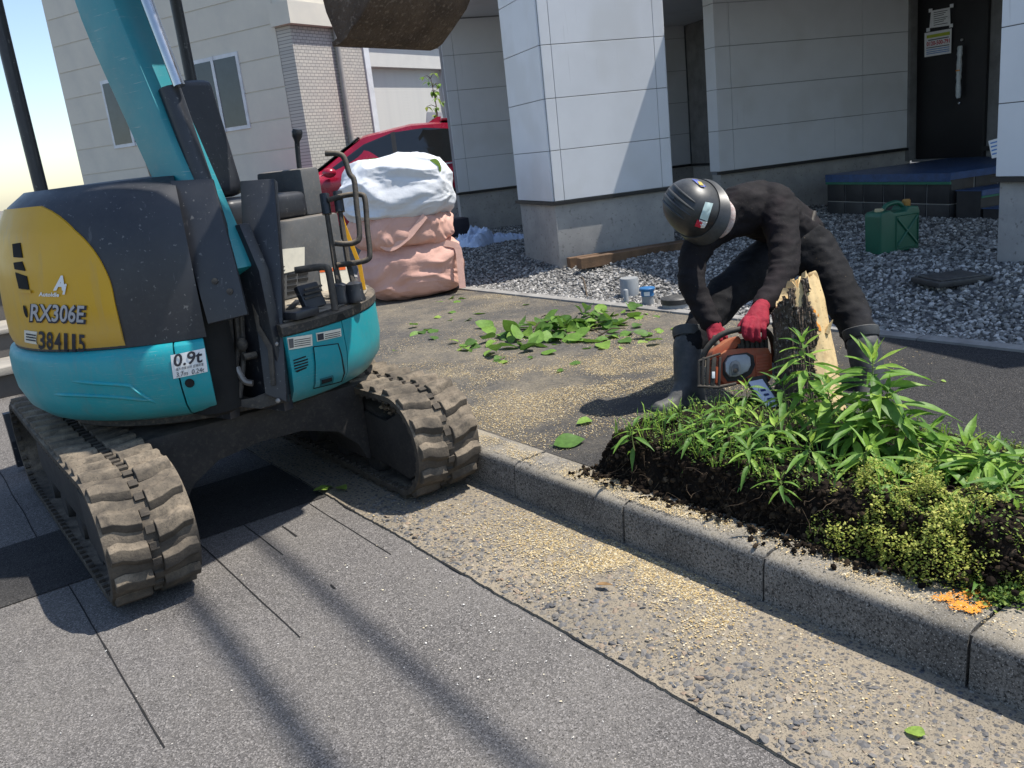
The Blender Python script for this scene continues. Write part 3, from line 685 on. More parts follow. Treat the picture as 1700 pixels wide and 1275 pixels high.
sp = J(722, 240, 14.0); sp.z = .29; sap = empty('sapling', sp, 'thin young tree with sparse leaves rising beside the roller shutter', 'tree')
tt = bez([sp, sp+Vector((.02, 0, .9)), V(726, 190, sp), V(715, 130, sp)], 6); put('trunk', MB().tube(tt, [.022*(1-.8*i/len(tt)) for i in range(len(tt))], 7), m_twig, sap, smooth=True)
lm = [leaf_mesh('leaf', .13, .05, m_leaf, rnd=r) for r in (.3, .6, .9)]
for px, py in ((706, 128), (712, 122), (718, 140), (726, 138), (722, 150), (730, 150), (716, 152), (729, 162), (724, 170), (733, 176), (712, 176), (731, 190), (716, 196), (735, 200), (721, 205), (708, 135)):
    a = V(px, py, sp)+Vector((random.uniform(-.1, .1), random.uniform(-.1, .1), 0)); near = min(tt, key=lambda q: (q-a).length)
    put('twig', MB().tube([near, near.lerp(a, .5)+Vector((0, 0, .03)), a], [.006, .005, .003], 5), m_twig, sap)
    for q in range(3): inst('leaf', random.choice(lm), Matrix.Translation(a) @ Matrix.Rotation(random.uniform(0, 6.28), 4, 'Z') @ Matrix.Rotation(random.uniform(.1, 1.1), 4, 'Y'), sap)
pl = put('cabinet', MB().hexa([V(700, 245, sp)+CF*.3, V(733, 245, sp)+CF*.3, V(733, 245, sp)+CF*.7, V(700, 245, sp)+CF*.7], [V(705, 176, sp)+CF*.3, V(731, 176, sp)+CF*.3, V(731, 176, sp)+CF*.7, V(705, 176, sp)+CF*.7]), M('grey_plastic', (.30, .32, .36), rough=.6), None, bevel=.02)
pl.location.z = pl.location.z; tag(pl, 'tall plain grey cabinet standing in front of the roller shutter', 'cabinet')

# ================================================================== stacked woven bulk bags
def cloth(name, c1, c2, tr=.12):
    s = NT(name); w1_ = s.mapped(900, 900, 900); c = s.mix(s.step(s.noise(5, 5, .6), .3, .7), c1, c2)
    s.color(c); s.bump(s.math('ADD', s.noise(22, 5, .6), s.math('MULTIPLY', s.noise(420, 2), .12)), .35, .010); s.set(.72, 0, .3)
    return s.m
m_pink = cloth('salmon_woven_bag', (.70, .42, .34), (.62, .36, .29)); m_white = cloth('white_woven_bag', (.68, .70, .73), (.60, .62, .66)); m_strap = cloth('salmon_strap', (.76, .46, .37), (.66, .40, .32))
def bag(name, c, sx, sy, hh, yaw, mat, seed, folds=.03, top=.25, sag=.12, parent=None, fdir=(3, 3, 12)):
    rot = Matrix.Rotation(yaw, 3, 'Z'); off = Vector((seed*7.1, seed*3.3, seed))
    def fn(u, v):
        an = u*2*math.pi; ph = (v-.5)*math.pi; e = .55
        cx, sx_ = math.cos(an), math.sin(an); f_ = lambda q, p: math.copysign(abs(q)**p, q)
        cp = abs(math.cos(ph))**.42; z = math.copysign(abs(math.sin(ph))**.7, ph)
        bulge = 1+sag*(1-((v-.36)/.62)**2)-sag
        p = Vector((f_(cx, e)*cp*sx*.5*bulge, f_(sx_, e)*cp*sy*.5*bulge, (z*.5+.5)*hh))
        q = Vector((p.x*fdir[0], p.y*fdir[1], p.z*fdir[2]))+off
        wq = q+Vector((noise.noise(q*.7+off), noise.noise(q*.7-off), noise.noise(q*.6)))*1.3
        d = folds*(1-2.4*abs(noise.noise(wq)))+folds*.38*(1-2.4*abs(noise.noise(wq*2.1)))+folds*.12*(1-2.4*abs(noise.noise(wq*4.7)))+folds*.9*noise.noise(p*2.2+off)
        nrm = Vector((p.x, p.y, (p.z-hh*.5)*.8)).normalized(); p += nrm*d
        p.z = max(p.z, 0) if v < .3 else p.z
        return Vector(c)+rot @ p
    g = MB().grid(fn, 200, 120, closeu=True); return put(name, g, mat, parent, smooth=True, sharp=180), fn
bc = G(686, 500, .165); bc.z = .165; bdep = depth(bc)+.42
B0 = J(686, 470, bdep); B0 = Vector((B0.x, B0.y, .165)); yb = YAW*-1+R(90)-R(75)
b1, f1 = bag('bulk_bag', B0, .96, .92, .55, yb, m_pink, 1, .022, fdir=(2.2, 2.2, 5)); tag(b1, 'full salmon pink woven bulk bag sitting on the pavement, bottom of the stack', 'bag', 'stacked bulk bags')
B1 = B0+Vector((-.04, .0, .46)); b2, f2 = bag('bulk_bag', B1, .88, .86, .36, yb+.1, m_pink, 2, .034, fdir=(3, 3, 5)); tag(b2, 'slumped salmon pink woven bulk bag in the middle of the stack', 'bag', 'stacked bulk bags')
B2 = B1+Vector((.0, .02, .25)); b3, f3 = bag('bulk_bag', B2, .98, .92, .55, yb-.05, m_white, 3, .038, fdir=(2.3, 2.3, 3.4)); tag(b3, 'bulging white woven bulk bag on top of the two pink bags', 'bag', 'stacked bulk bags')
def strap(pix, ref, parent, wd=.028, off=.0):
    pts = bez([J(x, y, depth(ref)-off) for x, y in pix], 6); vs, fs = [], []
    for i, p in enumerate(pts):
        t = (pts[min(i+1, len(pts)-1)]-pts[max(i-1, 0)]).normalized(); s_ = t.cross(-CF).normalized()*wd
        vs += [p-s_, p+s_, p+s_+CF*.012, p-s_+CF*.012]
        if i: fs += [[4*(i-1)+j, 4*(i-1)+(j+1) % 4, 4*i+(j+1) % 4, 4*i+j] for j in range(4)]
    fs += [[0, 1, 2, 3], [4*len(pts)-4+j for j in (3, 2, 1, 0)]]; return put('strap', (vs, fs), m_strap, parent, smooth=True)
fb = B0-CF*.46
strap([(706, 358), (690, 378), (675, 395), (648, 412), (625, 400), (600, 386)], B1, b2, off=.475)
strap([(716, 402), (748, 405), (760, 412), (764, 440), (768, 478)], B0, b1, .03, .42)
# cut leaves lying on the white bag
lb = [leaf_mesh('leaf', .16, .10, m_broad, .12, .1, rnd=r) for r in (.15, .4, .65, .9)]
def face_to_cam(p, spin, tilt=0): return Matrix.Translation(p) @ (Matrix((CR, CU, -CF)).transposed() @ Matrix.Rotation(spin, 3, 'Z') @ Matrix.Rotation(tilt, 3, 'X')).to_4x4()
tl = empty('leaf_cluster', B2+Vector((0, 0, .6)), 'flat cluster of dark green leaves lying on top of the white bag', 'leaves')
for i in range(16):
    px = random.uniform(612, 662); p = V(px, 252+random.uniform(-3, 4), B2); p = p+CF*random.uniform(-.1, .15); p.z = B2.z+.565+random.uniform(0, .015); inst('leaf', lb[i % 2], Matrix.Translation(p) @ Matrix.Rotation(random.uniform(0, 6.28), 4, 'Z') @ Matrix.Rotation(random.uniform(-.1, .1), 4, 'Y'), tl)
sl_ = inst('leaf', lb[3], face_to_cam(J(712, 262, depth(B2)-.44), R(-50), .3)); tag(sl_, 'single bright green leaf stuck to the side of the white bag', 'leaf')

# ================================================================== things on the gravel
def onlot(px, py):
    z = .2
    for _ in range(6): p = G(px, py, z); z = lotz(p.x, p.y)
    return p
# crumpled sheeting and dark crate by the rear wall
pb = onlot(790, 408); m_sheet = cloth('pale_blue_plastic', (.55, .64, .80), (.42, .50, .66)); ps = empty('plastic_sheeting', pb, 'crumpled pale blue plastic sheeting on the gravel left of the pillar', 'sheeting')
def crumple(c, L, W, hh, yaw, seed):
    rot = Matrix.Rotation(yaw, 3, 'Z')
    def fn(u, v):
        x, y = (u-.5)*L, (v-.5)*W; e = max(0, 1-(2*u-1)**2)**.5*max(0, 1-(2*v-1)**2)**.5; q = Vector((x*9, y*9, seed))
        return Vector(c)+rot @ Vector((x, y, -.02+hh*e*(.7+.6*noise.noise(q))+.05*e*(1-2*abs(noise.noise(q*2)))))
    return MB().grid(fn, 36, 30)
put('heap', crumple(pb+Vector((0, 0, 0)), .55, .5, .24, .3, 3), m_sheet, ps, smooth=True, sharp=25); put('fold', crumple(V(835, 398, pb), .62, .2, .08, -.2-YAW+.3, 8), m_sheet, ps, smooth=True, sharp=25)
kb = onlot(760, 392); ck = tag(put('crate', MB().box(kb+Vector((0, 0, .13)), (.3, .3, .24), HM), M('navy_crate', (.02, .02, .035), rough=.6), None, bevel=.02), 'small dark navy crate against the rear house wall', 'crate')
# timbers by the pillar
m_wood = M('old_timber', (.19, .11, .06), (.085, .052, .030), 6, .85, bump=.6, bscale=60, scratch=((.40, .25, .13), (4, 60, 60)))
def timber(pa, pb_, w_, hh, label, zoff=.0):
    a, b_ = pa, pb_; d = (b_-a).normalized(); s_ = d.cross(Vector((0, 0, 1))).normalized(); u = s_.cross(d); c = (a+b_)*.5
    me = meshdata('timber', MB().box((0, 0, 0), ((b_-a).length, w_, hh)), m_wood, bevel=.006); o = inst('timber', me, Matrix.Translation(c+Vector((0, 0, hh/2+zoff))) @ Matrix((d, -s_, u)).transposed().to_4x4()); return tag(o, label, 'timber', 'timbers lying by the pillar')
a = onlot(962, 452); b_ = onlot(1175, 409); b_.z = a.z = max(a.z, b_.z)-.02; timber(a, b_, .10, .10, 'thick weathered squared timber lying on gravel in front of the pillar')
a2 = H(.05, -.085, .3); b2_ = H(1.75, -.085, .3); a2.z = lotz(a2.x, a2.y)-.01; b2_.z = a2.z; b2_.z = a2.z; timber(a2, b2_, .07, .11, 'thinner brown timber lying tight against the pillar base')
# pipe stubs
m_pvc = M('grey_pvc', (.27, .29, .31), (.22, .24, .26), 8, .5, dust=(.35, .32, .27), dustamt=.4)
def stub(px, py, r, hh, label, cap=None):
    p = onlot(px, py); o = empty('pipe_stub', p, label, 'pipe', 'drain pipe stubs in the gravel')
    put('pipe', MB().lathe([(r*.8, -.08), (r, -.08), (r, hh-.006), (r-.004, hh), (r*.2, hh+.004)] if not cap else [(r*.8, -.08), (r, -.08), (r, hh), (r*.9, hh)], p, n=24), m_pvc, o, smooth=True)
    if cap: put('lid', MB().lathe(cap[0], p+Vector((0, 0, hh)), n=24), cap[1], o, smooth=True)
    return p, o
stub(1046, 491, .074, .145, 'wide capped grey plastic pipe stub standing in the pale gravel'); stub(1040, 503, .020, .105, 'thin short grey pipe stub in front of the wide pipe')
m_bluecap = M('blue_cap', (.03, .16, .38), rough=.45); m_blk = M('black_plastic', (.018, .018, .019), (.03, .03, .03), 20, .5, dust=(.2, .19, .17), dustamt=.35)
p, o = stub(1076, 507, .044, .075, 'grey pipe stub with a blue cap and white label', ([(.044, 0), (.048, .0), (.048, .04), (.058, .044), (.060, .055), (.055, .062), (.01, .064)], m_bluecap))
put('label_sticker', MB().grid(lambda u, v: p+Vector((0, 0, .085+.03*v))+(Matrix.Rotation(R(100+u*60)-YAW*2-R(0), 3, 'Z') @ Vector((.0495, 0, 0))) if False else p+Vector((0, 0, .080+.03*v))+((-CF.xy.to_3d().normalized())*math.cos(-.7+u*.9)+CR.xy.to_3d().normalized()*math.sin(-.7+u*.9))*.0492, 8, 2), m_paper, o)
stub(1122, 513, .098, .045, 'low wide grey pipe stub with a ribbed black lid', ([(.098, 0), (.104, 0), (.104, .035), (.098, .042), (.04, .055), (.01, .055)], m_blk))
tag(put('bent_twig', MB().tube(bez([onlot(963, 470)+Vector((0, 0, .05)), onlot(970, 478)+Vector((0, 0, .07)), onlot(975, 495)+Vector((0, 0, .01))], 4), .007, 6), m_twig, None), 'bent bare brown twig sticking out of pale gravel', 'twig')
# green jerry can
m_green = M('green_plastic', (.012, .105, .060), (.010, .085, .048), 5, .42, bump=.15, bscale=40)
jp = onlot(1481, 417); jr = (CR.xy.to_3d()).normalized(); jr = Matrix.Rotation(R(22), 3, 'Z') @ jr; jf = Vector((jr.y, -jr.x, 0)); JMx = Matrix((jr, -jf, Vector((0, 0, 1)))).transposed()
if jf.dot(CF) > 0: jf = -jf
can = empty('jerry_can', jp, 'green plastic fuel can with yellow caps standing on dark gravel', 'jerry can')
def jc(x, y, z): return jp+jr*x+jf*y+Vector((0, 0, z))
prof = [(-.195, .0), (.195, .0), (.20, .30), (.185, .335), (.09, .345), (.06, .31), (-.06, .31), (-.10, .335), (-.185, .325), (-.20, .30)]
put('body', MB().prism([jc(x, .08, z) for x, z in prof], -jf*.165), m_green, can, bevel=.026, seg=4)
put('handle', MB().tube(bez([jc(-.11, 0, .32), jc(-.06, 0, .365), jc(.05, 0, .375), jc(.11, 0, .33)], 5), .018, 10), m_green, can, smooth=True)
for s_ in (1, -1): put('rib', MB().tube([jc(-.03, .083, .05 if s_ > 0 else .26), jc(.17, .083, .26 if s_ > 0 else .05)], .009, 8), m_green, can, smooth=True)
put('rib', MB().tube([jc(-.04, .083, .03), jc(.18, .083, .03), jc(.18, .083, .28), jc(-.04, .083, .28), jc(-.04, .083, .03)], .006, 6), m_green, can)
put('cap', MB().lathe([(.03, 0), (.034, .005), (.034, .025), (.028, .032), (.005, .032)], jc(-.135, 0, .318), n=18), M('beige_cap', (.50, .42, .24), rough=.5), can, smooth=True)
put('cap', MB().lathe([(.028, 0), (.032, .006), (.032, .05), (.024, .06), (.005, .06)], jc(.14, 0, .33), n=18), M('ochre_cap', (.42, .22, .05), rough=.5), can, smooth=True)
tp = onlot(1578, 468); tag(put('drain_tray', MB().box(tp+Vector((0, 0, .018)), (.36, .30, .035), Matrix.Rotation(-.5, 3, 'Z')).box(tp+Vector((.0, 0, .04)), (.30, .24, .012), Matrix.Rotation(-.5, 3, 'Z')), m_blk, None, bevel=.006), 'flat black plastic drain lid lying on the shaded gravel', 'lid')
# ================================================================== mini excavator
XC = Vector((1.14, 3.94, 0)); _fa = math.atan2(-3.94, -1.14)+R(35)
UF = Vector((math.cos(_fa), math.sin(_fa), 0)); UL = Vector((-UF.y, UF.x, 0))
def U(f, l, z): return XC+UF*f+UL*l+Vector((0, 0, z))
def UA(a, r, z): return XC+(UF*math.cos(a)+UL*math.sin(a))*r+Vector((0, 0, z))
def cyl(px, py, r):
    d = ray(px, py); o = CAMP-XC; A_ = d.x**2+d.y**2; B_ = o.x*d.x+o.y*d.y; C_ = o.x**2+o.y**2-r*r; D_ = max(0, B_*B_-A_*C_)
    p = CAMP+d*((-B_-math.sqrt(D_))/A_)-XC; return math.atan2(p.dot(UL), p.dot(UF)), p.z
DUST = (.36, .285, .20)
m_teal = M('teal_paint', (.012, .235, .275), (.010, .20, .24), 3, .38, dust=(.24, .24, .22), dustamt=.30, spec=.5, scratch=((.25, .36, .37), (2, 2, 60)))
def teal_lower():
    s = NT('teal_paint_body'); c = s.mix(s.step(s.noise(3, 5), .3, .7), (.008, .30, .345), (.007, .26, .30))
    sc_ = s.math('MULTIPLY', s.step(s.noise(4, 5, .75, s.mapped(2.5, 2.5, 70)), .60, .64), s.step(s.noise(2.6, 3), .46, .58))
    c = s.mix(s.math('MULTIPLY', sc_, .45), c, (.30, .40, .40))
    z = s.sep(2); grime = s.math('MULTIPLY', s.step(z, .65, .52), s.step(s.noise(6, 6, .7), .2, .6)); c = s.mix(s.math('MULTIPLY', grime, .55), c, (.13, .14, .125))
    sp = s.step(s.noise(40, 6, .8), .50, .78); c = s.mix(s.math('MULTIPLY', sp, .30), c, (.20, .25, .24)); c = s.mix(s.step(s.noise(26, 5, .8), .70, .72), c, (.30, .30, .27)); c = s.mix(s.math('MULTIPLY', s.step(s.noise(1, 6, .75, s.mapped(14, 14, 1.3)), .54, .74), .32), c, (.16, .17, .15))
    s.color(c); return s.set(s.math('ADD', s.math('MULTIPLY', s.noise(12), .3), .28), 0, .5)
m_tealb = teal_lower()
def yellow_mat():
    s = NT('yellow_hood_paint'); c = s.mix(s.step(s.noise(4, 5), .3, .7), (.60, .34, .006), (.54, .295, .006))
    z = s.sep(2); dd = s.math('MULTIPLY', s.step(z, 1.08, .86), s.step(s.noise(5, 6, .7), .15, .7)); c = s.mix(s.math('MULTIPLY', dd, .55), c, (.42, .31, .16))
    c = s.mix(s.math('MULTIPLY', s.step(s.noise(1, 6, .75, s.mapped(16, 16, 1.3)), .54, .74), .4), c, (.34, .25, .13)); c = s.mix(s.step(s.noise(30, 5, .8), .71, .73), c, (.22, .17, .10))
    s.color(c); return s.set(s.math('ADD', s.math('MULTIPLY', s.noise(9), .25), .3), 0, .5)
m_yel = yellow_mat()
m_blkp = M('black_paint', (.018, .020, .026), (.024, .026, .032), 5, .42, dust=(.14, .14, .14), dustamt=.20, scratch=((.06, .062, .068), (13, 13, 1.2)), specks=[((.11, .11, .11), 55, .67, .70)])
m_blkd = M('dusty_black', (.020, .019, .018), (.035, .033, .030), 7, .75, dust=DUST, dustamt=.55, bump=.3, bscale=90)
m_frame = M('undercarriage_black', (.016, .015, .015), (.030, .027, .025), 8, .8, dust=(.20, .17, .13), dustamt=.35, bump=.3, bscale=70)
def rubber(name, amt):
    s = NT(name).world(); c = s.mix(s.step(s.noise(20, 5), .3, .7), (.040, .037, .034), (.070, .062, .053))
    up = s.step(s.normal_up(), -.75, .35); d = s.math('MULTIPLY', s.math('ADD', s.math('MULTIPLY', up, .75), .25), s.math('MULTIPLY', s.step(s.noise(16, 7, .72), .28, .55), s.math('ADD', s.math('MULTIPLY', s.step(s.noise(5, 4, .6), .36, .58), .65), .35)))
    c = s.mix(s.math('MULTIPLY', d, amt), c, s.mix(s.noise(45, 4), (.31, .25, .18), (.20, .165, .125)))
    c = s.mix(s.math('MULTIPLY', s.step(s.noise(150, 4, .7), .55, .66), .7), c, (.055, .048, .042))
    s.color(c); s.bump(s.noise(110, 5, .7), .7, .004); return s.set(.95, 0, .15)
m_rub = rubber('dusty_rubber', .95); m_rub2 = rubber('dark_rubber', .35)
m_mat = M('floor_mat', (.06, .055, .05), (.10, .09, .075), 12, .9, dust=(.42, .36, .27), dustamt=.95, bump=.4, bscale=120)
m_grey = M('grey_panel', (.10, .105, .11), (.07, .072, .075), 8, .65, dust=DUST, dustamt=.35); m_stick = M('cream_sticker', (.70, .66, .55), (.60, .57, .48), 30, .6); m_orange = M('orange_print', (.75, .13, .02), rough=.6)
m_silver = M('silver_decal', (.42, .42, .43), (.30, .30, .32), 10, .4); m_wht = M('white_decal', (.74, .76, .76), (.66, .68, .68), 14, .5); m_steel = M('worn_steel', (.30, .28, .26), (.18, .16, .14), 12, .5, metal=.6)
m_bucket = M('earth_caked_bucket', (.060, .040, .028), (.11, .078, .055), 9, .95, bump=1, bscale=70, bdist=.01, specks=[((.17, .13, .10), 60, .56, .68)])
EX = empty('mini_excavator', XC, 'teal and yellow rubber tracked mini excavator with raised boom on the road by the kerb', 'excavator')
def arc(a0, a1, poly, n=40, aend=None):
    """closed cross-section (r, z) swept about the swing axis"""
    b = MB(); m_ = len(poly)
    for i in range(n+1):
        a = lerp(a0, a1, i/n)
        for r, z in poly: b.v.append(UA(a, r, z))
    for i in range(n):
        for j in range(m_): b.f.append([i*m_+j, i*m_+(j+1) % m_, (i+1)*m_+(j+1) % m_, (i+1)*m_+j])
    b.f += [list(range(m_)), list(range(n*m_, n*m_+m_))[::-1]]; return b
def rad(prof, z):
    if z <= prof[0][1]: return prof[0][0]
    for (r0, z0), (r1, z1) in zip(prof, prof[1:]):
        if z0 <= z <= z1 and z1 > z0: return lerp(r0, r1, (z-z0)/(z1-z0))
    return prof[-1][0]
CWP = [(.64, .545), (.70, .568), (.745, .612), (.772, .685), (.778, .755), (.775, .812), (.765, .840), (.750, .850)]
FPP = [(.66, .505), (.72, .524), (.762, .580), (.775, .665), (.772, .797)]
HDP = [(.742, .856), (.755, .89), (.752, 1.02), (.742, 1.15), (.715, 1.29), (.66, 1.39)]
def patch(prof, a0, a1, z0, z1, off, mat, name, parent, skew=0.0, thick=.003, nu=8, nv=6, az=None, corner=0):
    """thin plate lying on a curved body panel"""
    b = MB()
    for s_ in (off, off-thick):
        b.grid(lambda u, v: UA(lerp(a0, a1, u)+(az(v) if az else 0), rad(prof, lerp(z0, z1, v)+skew*(u-.5))+s_, lerp(z0, z1, v)+skew*(u-.5)), nu, nv)
    return put(name, b, mat, parent, smooth=True)
def pxpatch(prof, quad, off, mat, name, parent, thick=.003, nu=6, nv=6, r=.76):
    """the same from four picture corners (tl, tr, br, bl) cast on to the panel"""
    q = [cyl(x, y, r) for x, y in quad]
    for _ in range(3): q = [cyl(x, y, rad(prof, zz)+off) for (x, y), (aa, zz) in zip(quad, q)]
    b = MB()
    for s_ in (off, off-thick):
        def fn(u, v):
            a = lerp(lerp(q[3][0], q[2][0], u), lerp(q[0][0], q[1][0], u), v); z = lerp(lerp(q[3][1], q[2][1], u), lerp(q[0][1], q[1][1], u), v); return UA(a, rad(prof, z)+s_, z)
        b.grid(fn, nu, nv)
    return put(name, b, mat, parent, smooth=True), q
def arctext(s, px, py, wpx, prof, off, mat, parent, hpx, bold=0.0, shear=0.0, slope=None):
    vs, fs = textmesh(s, 1, bold, shear); xs = [v.x for v in vs]; ys = [v.y for v in vs]; cx, cy = (min(xs)+max(xs))/2, (min(ys)+max(ys))/2; sx, sy = max(xs)-min(xs), max(ys)-min(ys)
    sl = slope if slope is not None else 0; out = []; r = .76
    for v in vs:
        X = px+(v.x-cx)/sx*wpx; Y = py-(v.y-cy)/sy*hpx+sl*(X-px); a, z = cyl(X, Y, r); a, z = cyl(X, Y, rad(prof, z)+off); out.append(UA(a, rad(prof, z)+off, z))
    return put('lettering', (out, fs), mat, parent)
def deg(a): return R(a)
# ---- undercarriage
for sd, x0, x1 in ((0, -.755, -.455), (1, .435, .735)):
    path = []; NS = 26; ry, rz, cz, hy = .222, .222, .250, .80
    for i in range(NS+1): a = R(90+180*i/NS); path.append((-hy+ry*math.cos(a), cz+rz*math.sin(a)))
    for i in range(1, 24): path.append((lerp(-hy, hy, i/24), cz-rz))
    for i in range(NS+1): a = R(-90+180*i/NS); path.append((hy+ry*math.cos(a), cz+rz*math.sin(a)))
    for i in range(1, 24): y_ = lerp(hy, -hy, i/24); path.append((y_, cz+rz-.012*math.sin(math.pi*i/24)))
    n = len(path); b = MB()
    for i in range(n):
        y0, z0 = path[i-1]; y1, z1 = path[(i+1) % n]; tx, tz = y1-y0, z1-z0; L_ = math.hypot(tx, tz); nx_, nz_ = tz/L_, -tx/L_
        if nx_*(path[i][0])+nz_*(path[i][1]-cz) < 0: nx_, nz_ = -nx_, -nz_
        y, z = path[i]
        for (xx, oo) in ((x0, -.004), (x0+.012, .0), (x1-.012, 0), (x1, -.004), (x1, -.026), (x0, -.026)): b.v.append(XC+Vector((xx, y+nx_*oo, z+nz_*oo)))
    for i in range(n):
        for j in range(6): k2 = (i+1) % n; b.f.append([i*6+j, i*6+(j+1) % 6, k2*6+(j+1) % 6, k2*6+j])
    trk = put('rubber_track', b, m_rub, EX, smooth=True)
    # arc-length table
    seg = [math.hypot(path[(i+1) % n][0]-path[i][0], path[(i+1) % n][1]-path[i][1]) for i in range(n)]; tot = sum(seg)
    def at(s_):
        s_ %= tot; i = 0
        while s_ > seg[i]: s_ -= seg[i]; i += 1
        y0, z0 = path[i]; y1, z1 = path[(i+1) % n]; t = s_/seg[i]; y, z = lerp(y0, y1, t), lerp(z0, z1, t); ty, tz = (y1-y0)/seg[i], (z1-z0)/seg[i]
        ny, nz = tz, -ty
        if ny*y+nz*(z-cz) < 0: ny, nz = -ny, -nz
        return y, z, ty, tz, ny, nz
    NL = 40; wv = .122
    if sd == 0:
        lugs = []
        for row in (0, 1):
            sg = 1 if row == 0 else -1; st = []
            for (xx, yo, hl) in ((-.5, -.006, .026), (-.22, -.008, .030), (.10, .008, .031), (.5, .014, .033)): st.append((xx*wv*sg, yo, hl))
            vs, fs = [], []
            for xx, yo, hl in st: vs += [(xx, yo-hl-.010, -.004), (xx, yo-hl*.66, .021), (xx, yo+hl*.66, .021), (xx, yo+hl+.010, -.004)]
            for i in range(3): fs += [[4*i+j, 4*i+(j+1) % 4, 4*(i+1)+(j+1) % 4, 4*(i+1)+j] for j in range(4)]
            fs += [[0, 1, 2, 3], [15, 14, 13, 12]]; lugs.append(meshdata('lug', (vs, fs), m_rub, True, bevel=.003))
        LUGS = lugs
    for row in (0, 1):
        xc = (x0+.009+wv/2) if row == 0 else (x1-.009-wv/2)
        for i in range(NL):
            y, z, ty, tz, ny, nz = at((i+.5*row)*tot/NL)
            mw = Matrix(((1, 0, 0), (0, ty, ny), (0, tz, nz))).to_4x4(); mw.translation = XC+Vector((xc, y, z)); inst('lug', LUGS[row], mw, trk)
    b = MB()
    for i in range(NL*2):
        y, z, ty, tz, ny, nz = at(i*tot/NL/2); rot = Matrix(((1, 0, 0), (0, ty, ny), (0, tz, nz)))
        for ox in (-.04, .04): b.box(XC+Vector(((x0+x1)/2+ox, y-ny*.034, z-nz*.034)), (.03, .022, .03), rot)
        b.box(XC+Vector((x0+.012, y-ny*.03, z-nz*.03)), (.02, .02, .016), rot)
    put('guide_teeth', b, m_rub2, trk, kind='stuff')
    # middle bead between the two lug rows
    b = MB()
    for i in range(NL*2):
        y, z, ty, tz, ny, nz = at(i*tot/NL/2); rot = Matrix(((1, 0, 0), (0, ty, ny), (0, tz, nz))); b.box(XC+Vector(((x0+x1)/2, y+ny*.003, z+nz*.003)), (.030, .026, .016), rot)
    put('centre_beads', b, m_rub2, trk, kind='stuff')
    xm = (x0+x1)/2; out = -1 if sd == 0 else 1; inn = -out
    put('track_frame', MB().prism([XC+Vector((xm-.10, y, z)) for y, z in ((-.66, .14), (.66, .14), (.70, .22), (.60, .37), (-.40, .40), (-.62, .34), (-.70, .24))], (.20, 0, 0)), m_frame, EX, bevel=.012)
    put('idler', MB().lathe([(.03, -.06), (.13, -.06), (.15, -.045), (.178, -.045), (.178, -.02), (.188, -.02), (.188, .02), (.178, .02), (.178, .045), (.15, .045), (.13, .06), (.03, .06)], XC+Vector((xm, -hy, cz)), (1, 0, 0), 32), m_frame, EX, smooth=True)
    put('sprocket', MB().lathe([(.03, -.07), (.15, -.07), (.185, -.04), (.185, .04), (.15, .07), (.03, .07)], XC+Vector((xm, hy, cz)), (1, 0, 0), 24), m_frame, EX, smooth=True)
    for y in (-.5, -.17, .17, .5): put('roller', MB().lathe([(.02, -.10), (.06, -.10), (.07, -.08), (.07, .08), (.06, .10), (.02, .10)], XC+Vector((xm, y, .10)), (1, 0, 0), 18), m_frame, EX, smooth=True)
    # idler guard plate: straight back, round nose
    pl_ = [(-.46, .345), (-.70, .330)]+[(-.80+.150*math.cos(R(a)), .240+.150*math.sin(R(a))) for a in range(100, 265, 15)]+[(-.70, .115), (-.46, .13)]
    for s_ in (-1, 1): put('guard_plate', MB().prism([XC+Vector((xm+s_*.095, y, z)) for y, z in pl_], (s_*.02, 0, 0)), m_frame, EX, bevel=.005)
ar = [(-.47, .475), (.50, .475), (.47, .40), (.47, .115), (.445, .125), (.415, .20), (.33, .285), (.17, .335), (-.02, .340), (-.20, .315), (-.31, .25), (-.375, .165), (-.41, .10), (-.47, .10)]
put('cross_frame', MB().prism([XC+Vector((x, -.52, z)) for x, z in ar], (0, .36, 0)), m_frame, EX, bevel=.008)
put('cross_frame', MB().prism([XC+Vector((x, .14, z)) for x, z in ar], (0, .36, 0)), m_frame, EX, bevel=.008)
put('turntable', MB().lathe([(.2, .40), (.36, .40), (.36, .506), (.2, .506)], XC, n=40), m_frame, EX, smooth=True)
# caked earth on the frame by the kerb-side idler
n = 140; P = np.array([tuple(XC+Vector((.50+.07*random.random(), -.60-.24*random.random(), .37+.02*random.random()-.06*max(0, random.random()-.5)))) for _ in range(n)])
stones('caked_earth', P, .006+.012*rng.random(n), Mattr('dry_earth', [(0, (.05, .035, .022)), (.6, (.13, .10, .07)), (1, (.34, .28, .20))], .95), EX)
put('dozer_blade', MB().prism([XC+Vector((-.76, 1.28+y, z)) for y, z in ((0, .03), (.05, .03), (.03, .18), (.06, .33), (.01, .33), (-.02, .18))], (1.52, 0, 0)), m_blkp, EX); 
for x in (-.36, .32): put('blade_arm', MB().box(XC+Vector((x, .9, .22)), (.08, .8, .08)), m_frame, EX, bevel=.01)
# ---- upper body
put('deck_plate', MB().lathe([(.1, .507), (.60, .507), (.615, .515), (.615, .548), (.1, .548)], XC, n=64), m_blkd, EX, smooth=True)
poly = CWP+[(.40, .850), (.40, .545)]
cwt = put('counterweight', arc(R(-222), R(-44.3), poly, 70), m_tealb, EX, smooth=True, sharp=40)
sdp = put('side_cover', arc(R(-43.9), R(-36), poly, 12), m_tealb, EX, bevel=.004)
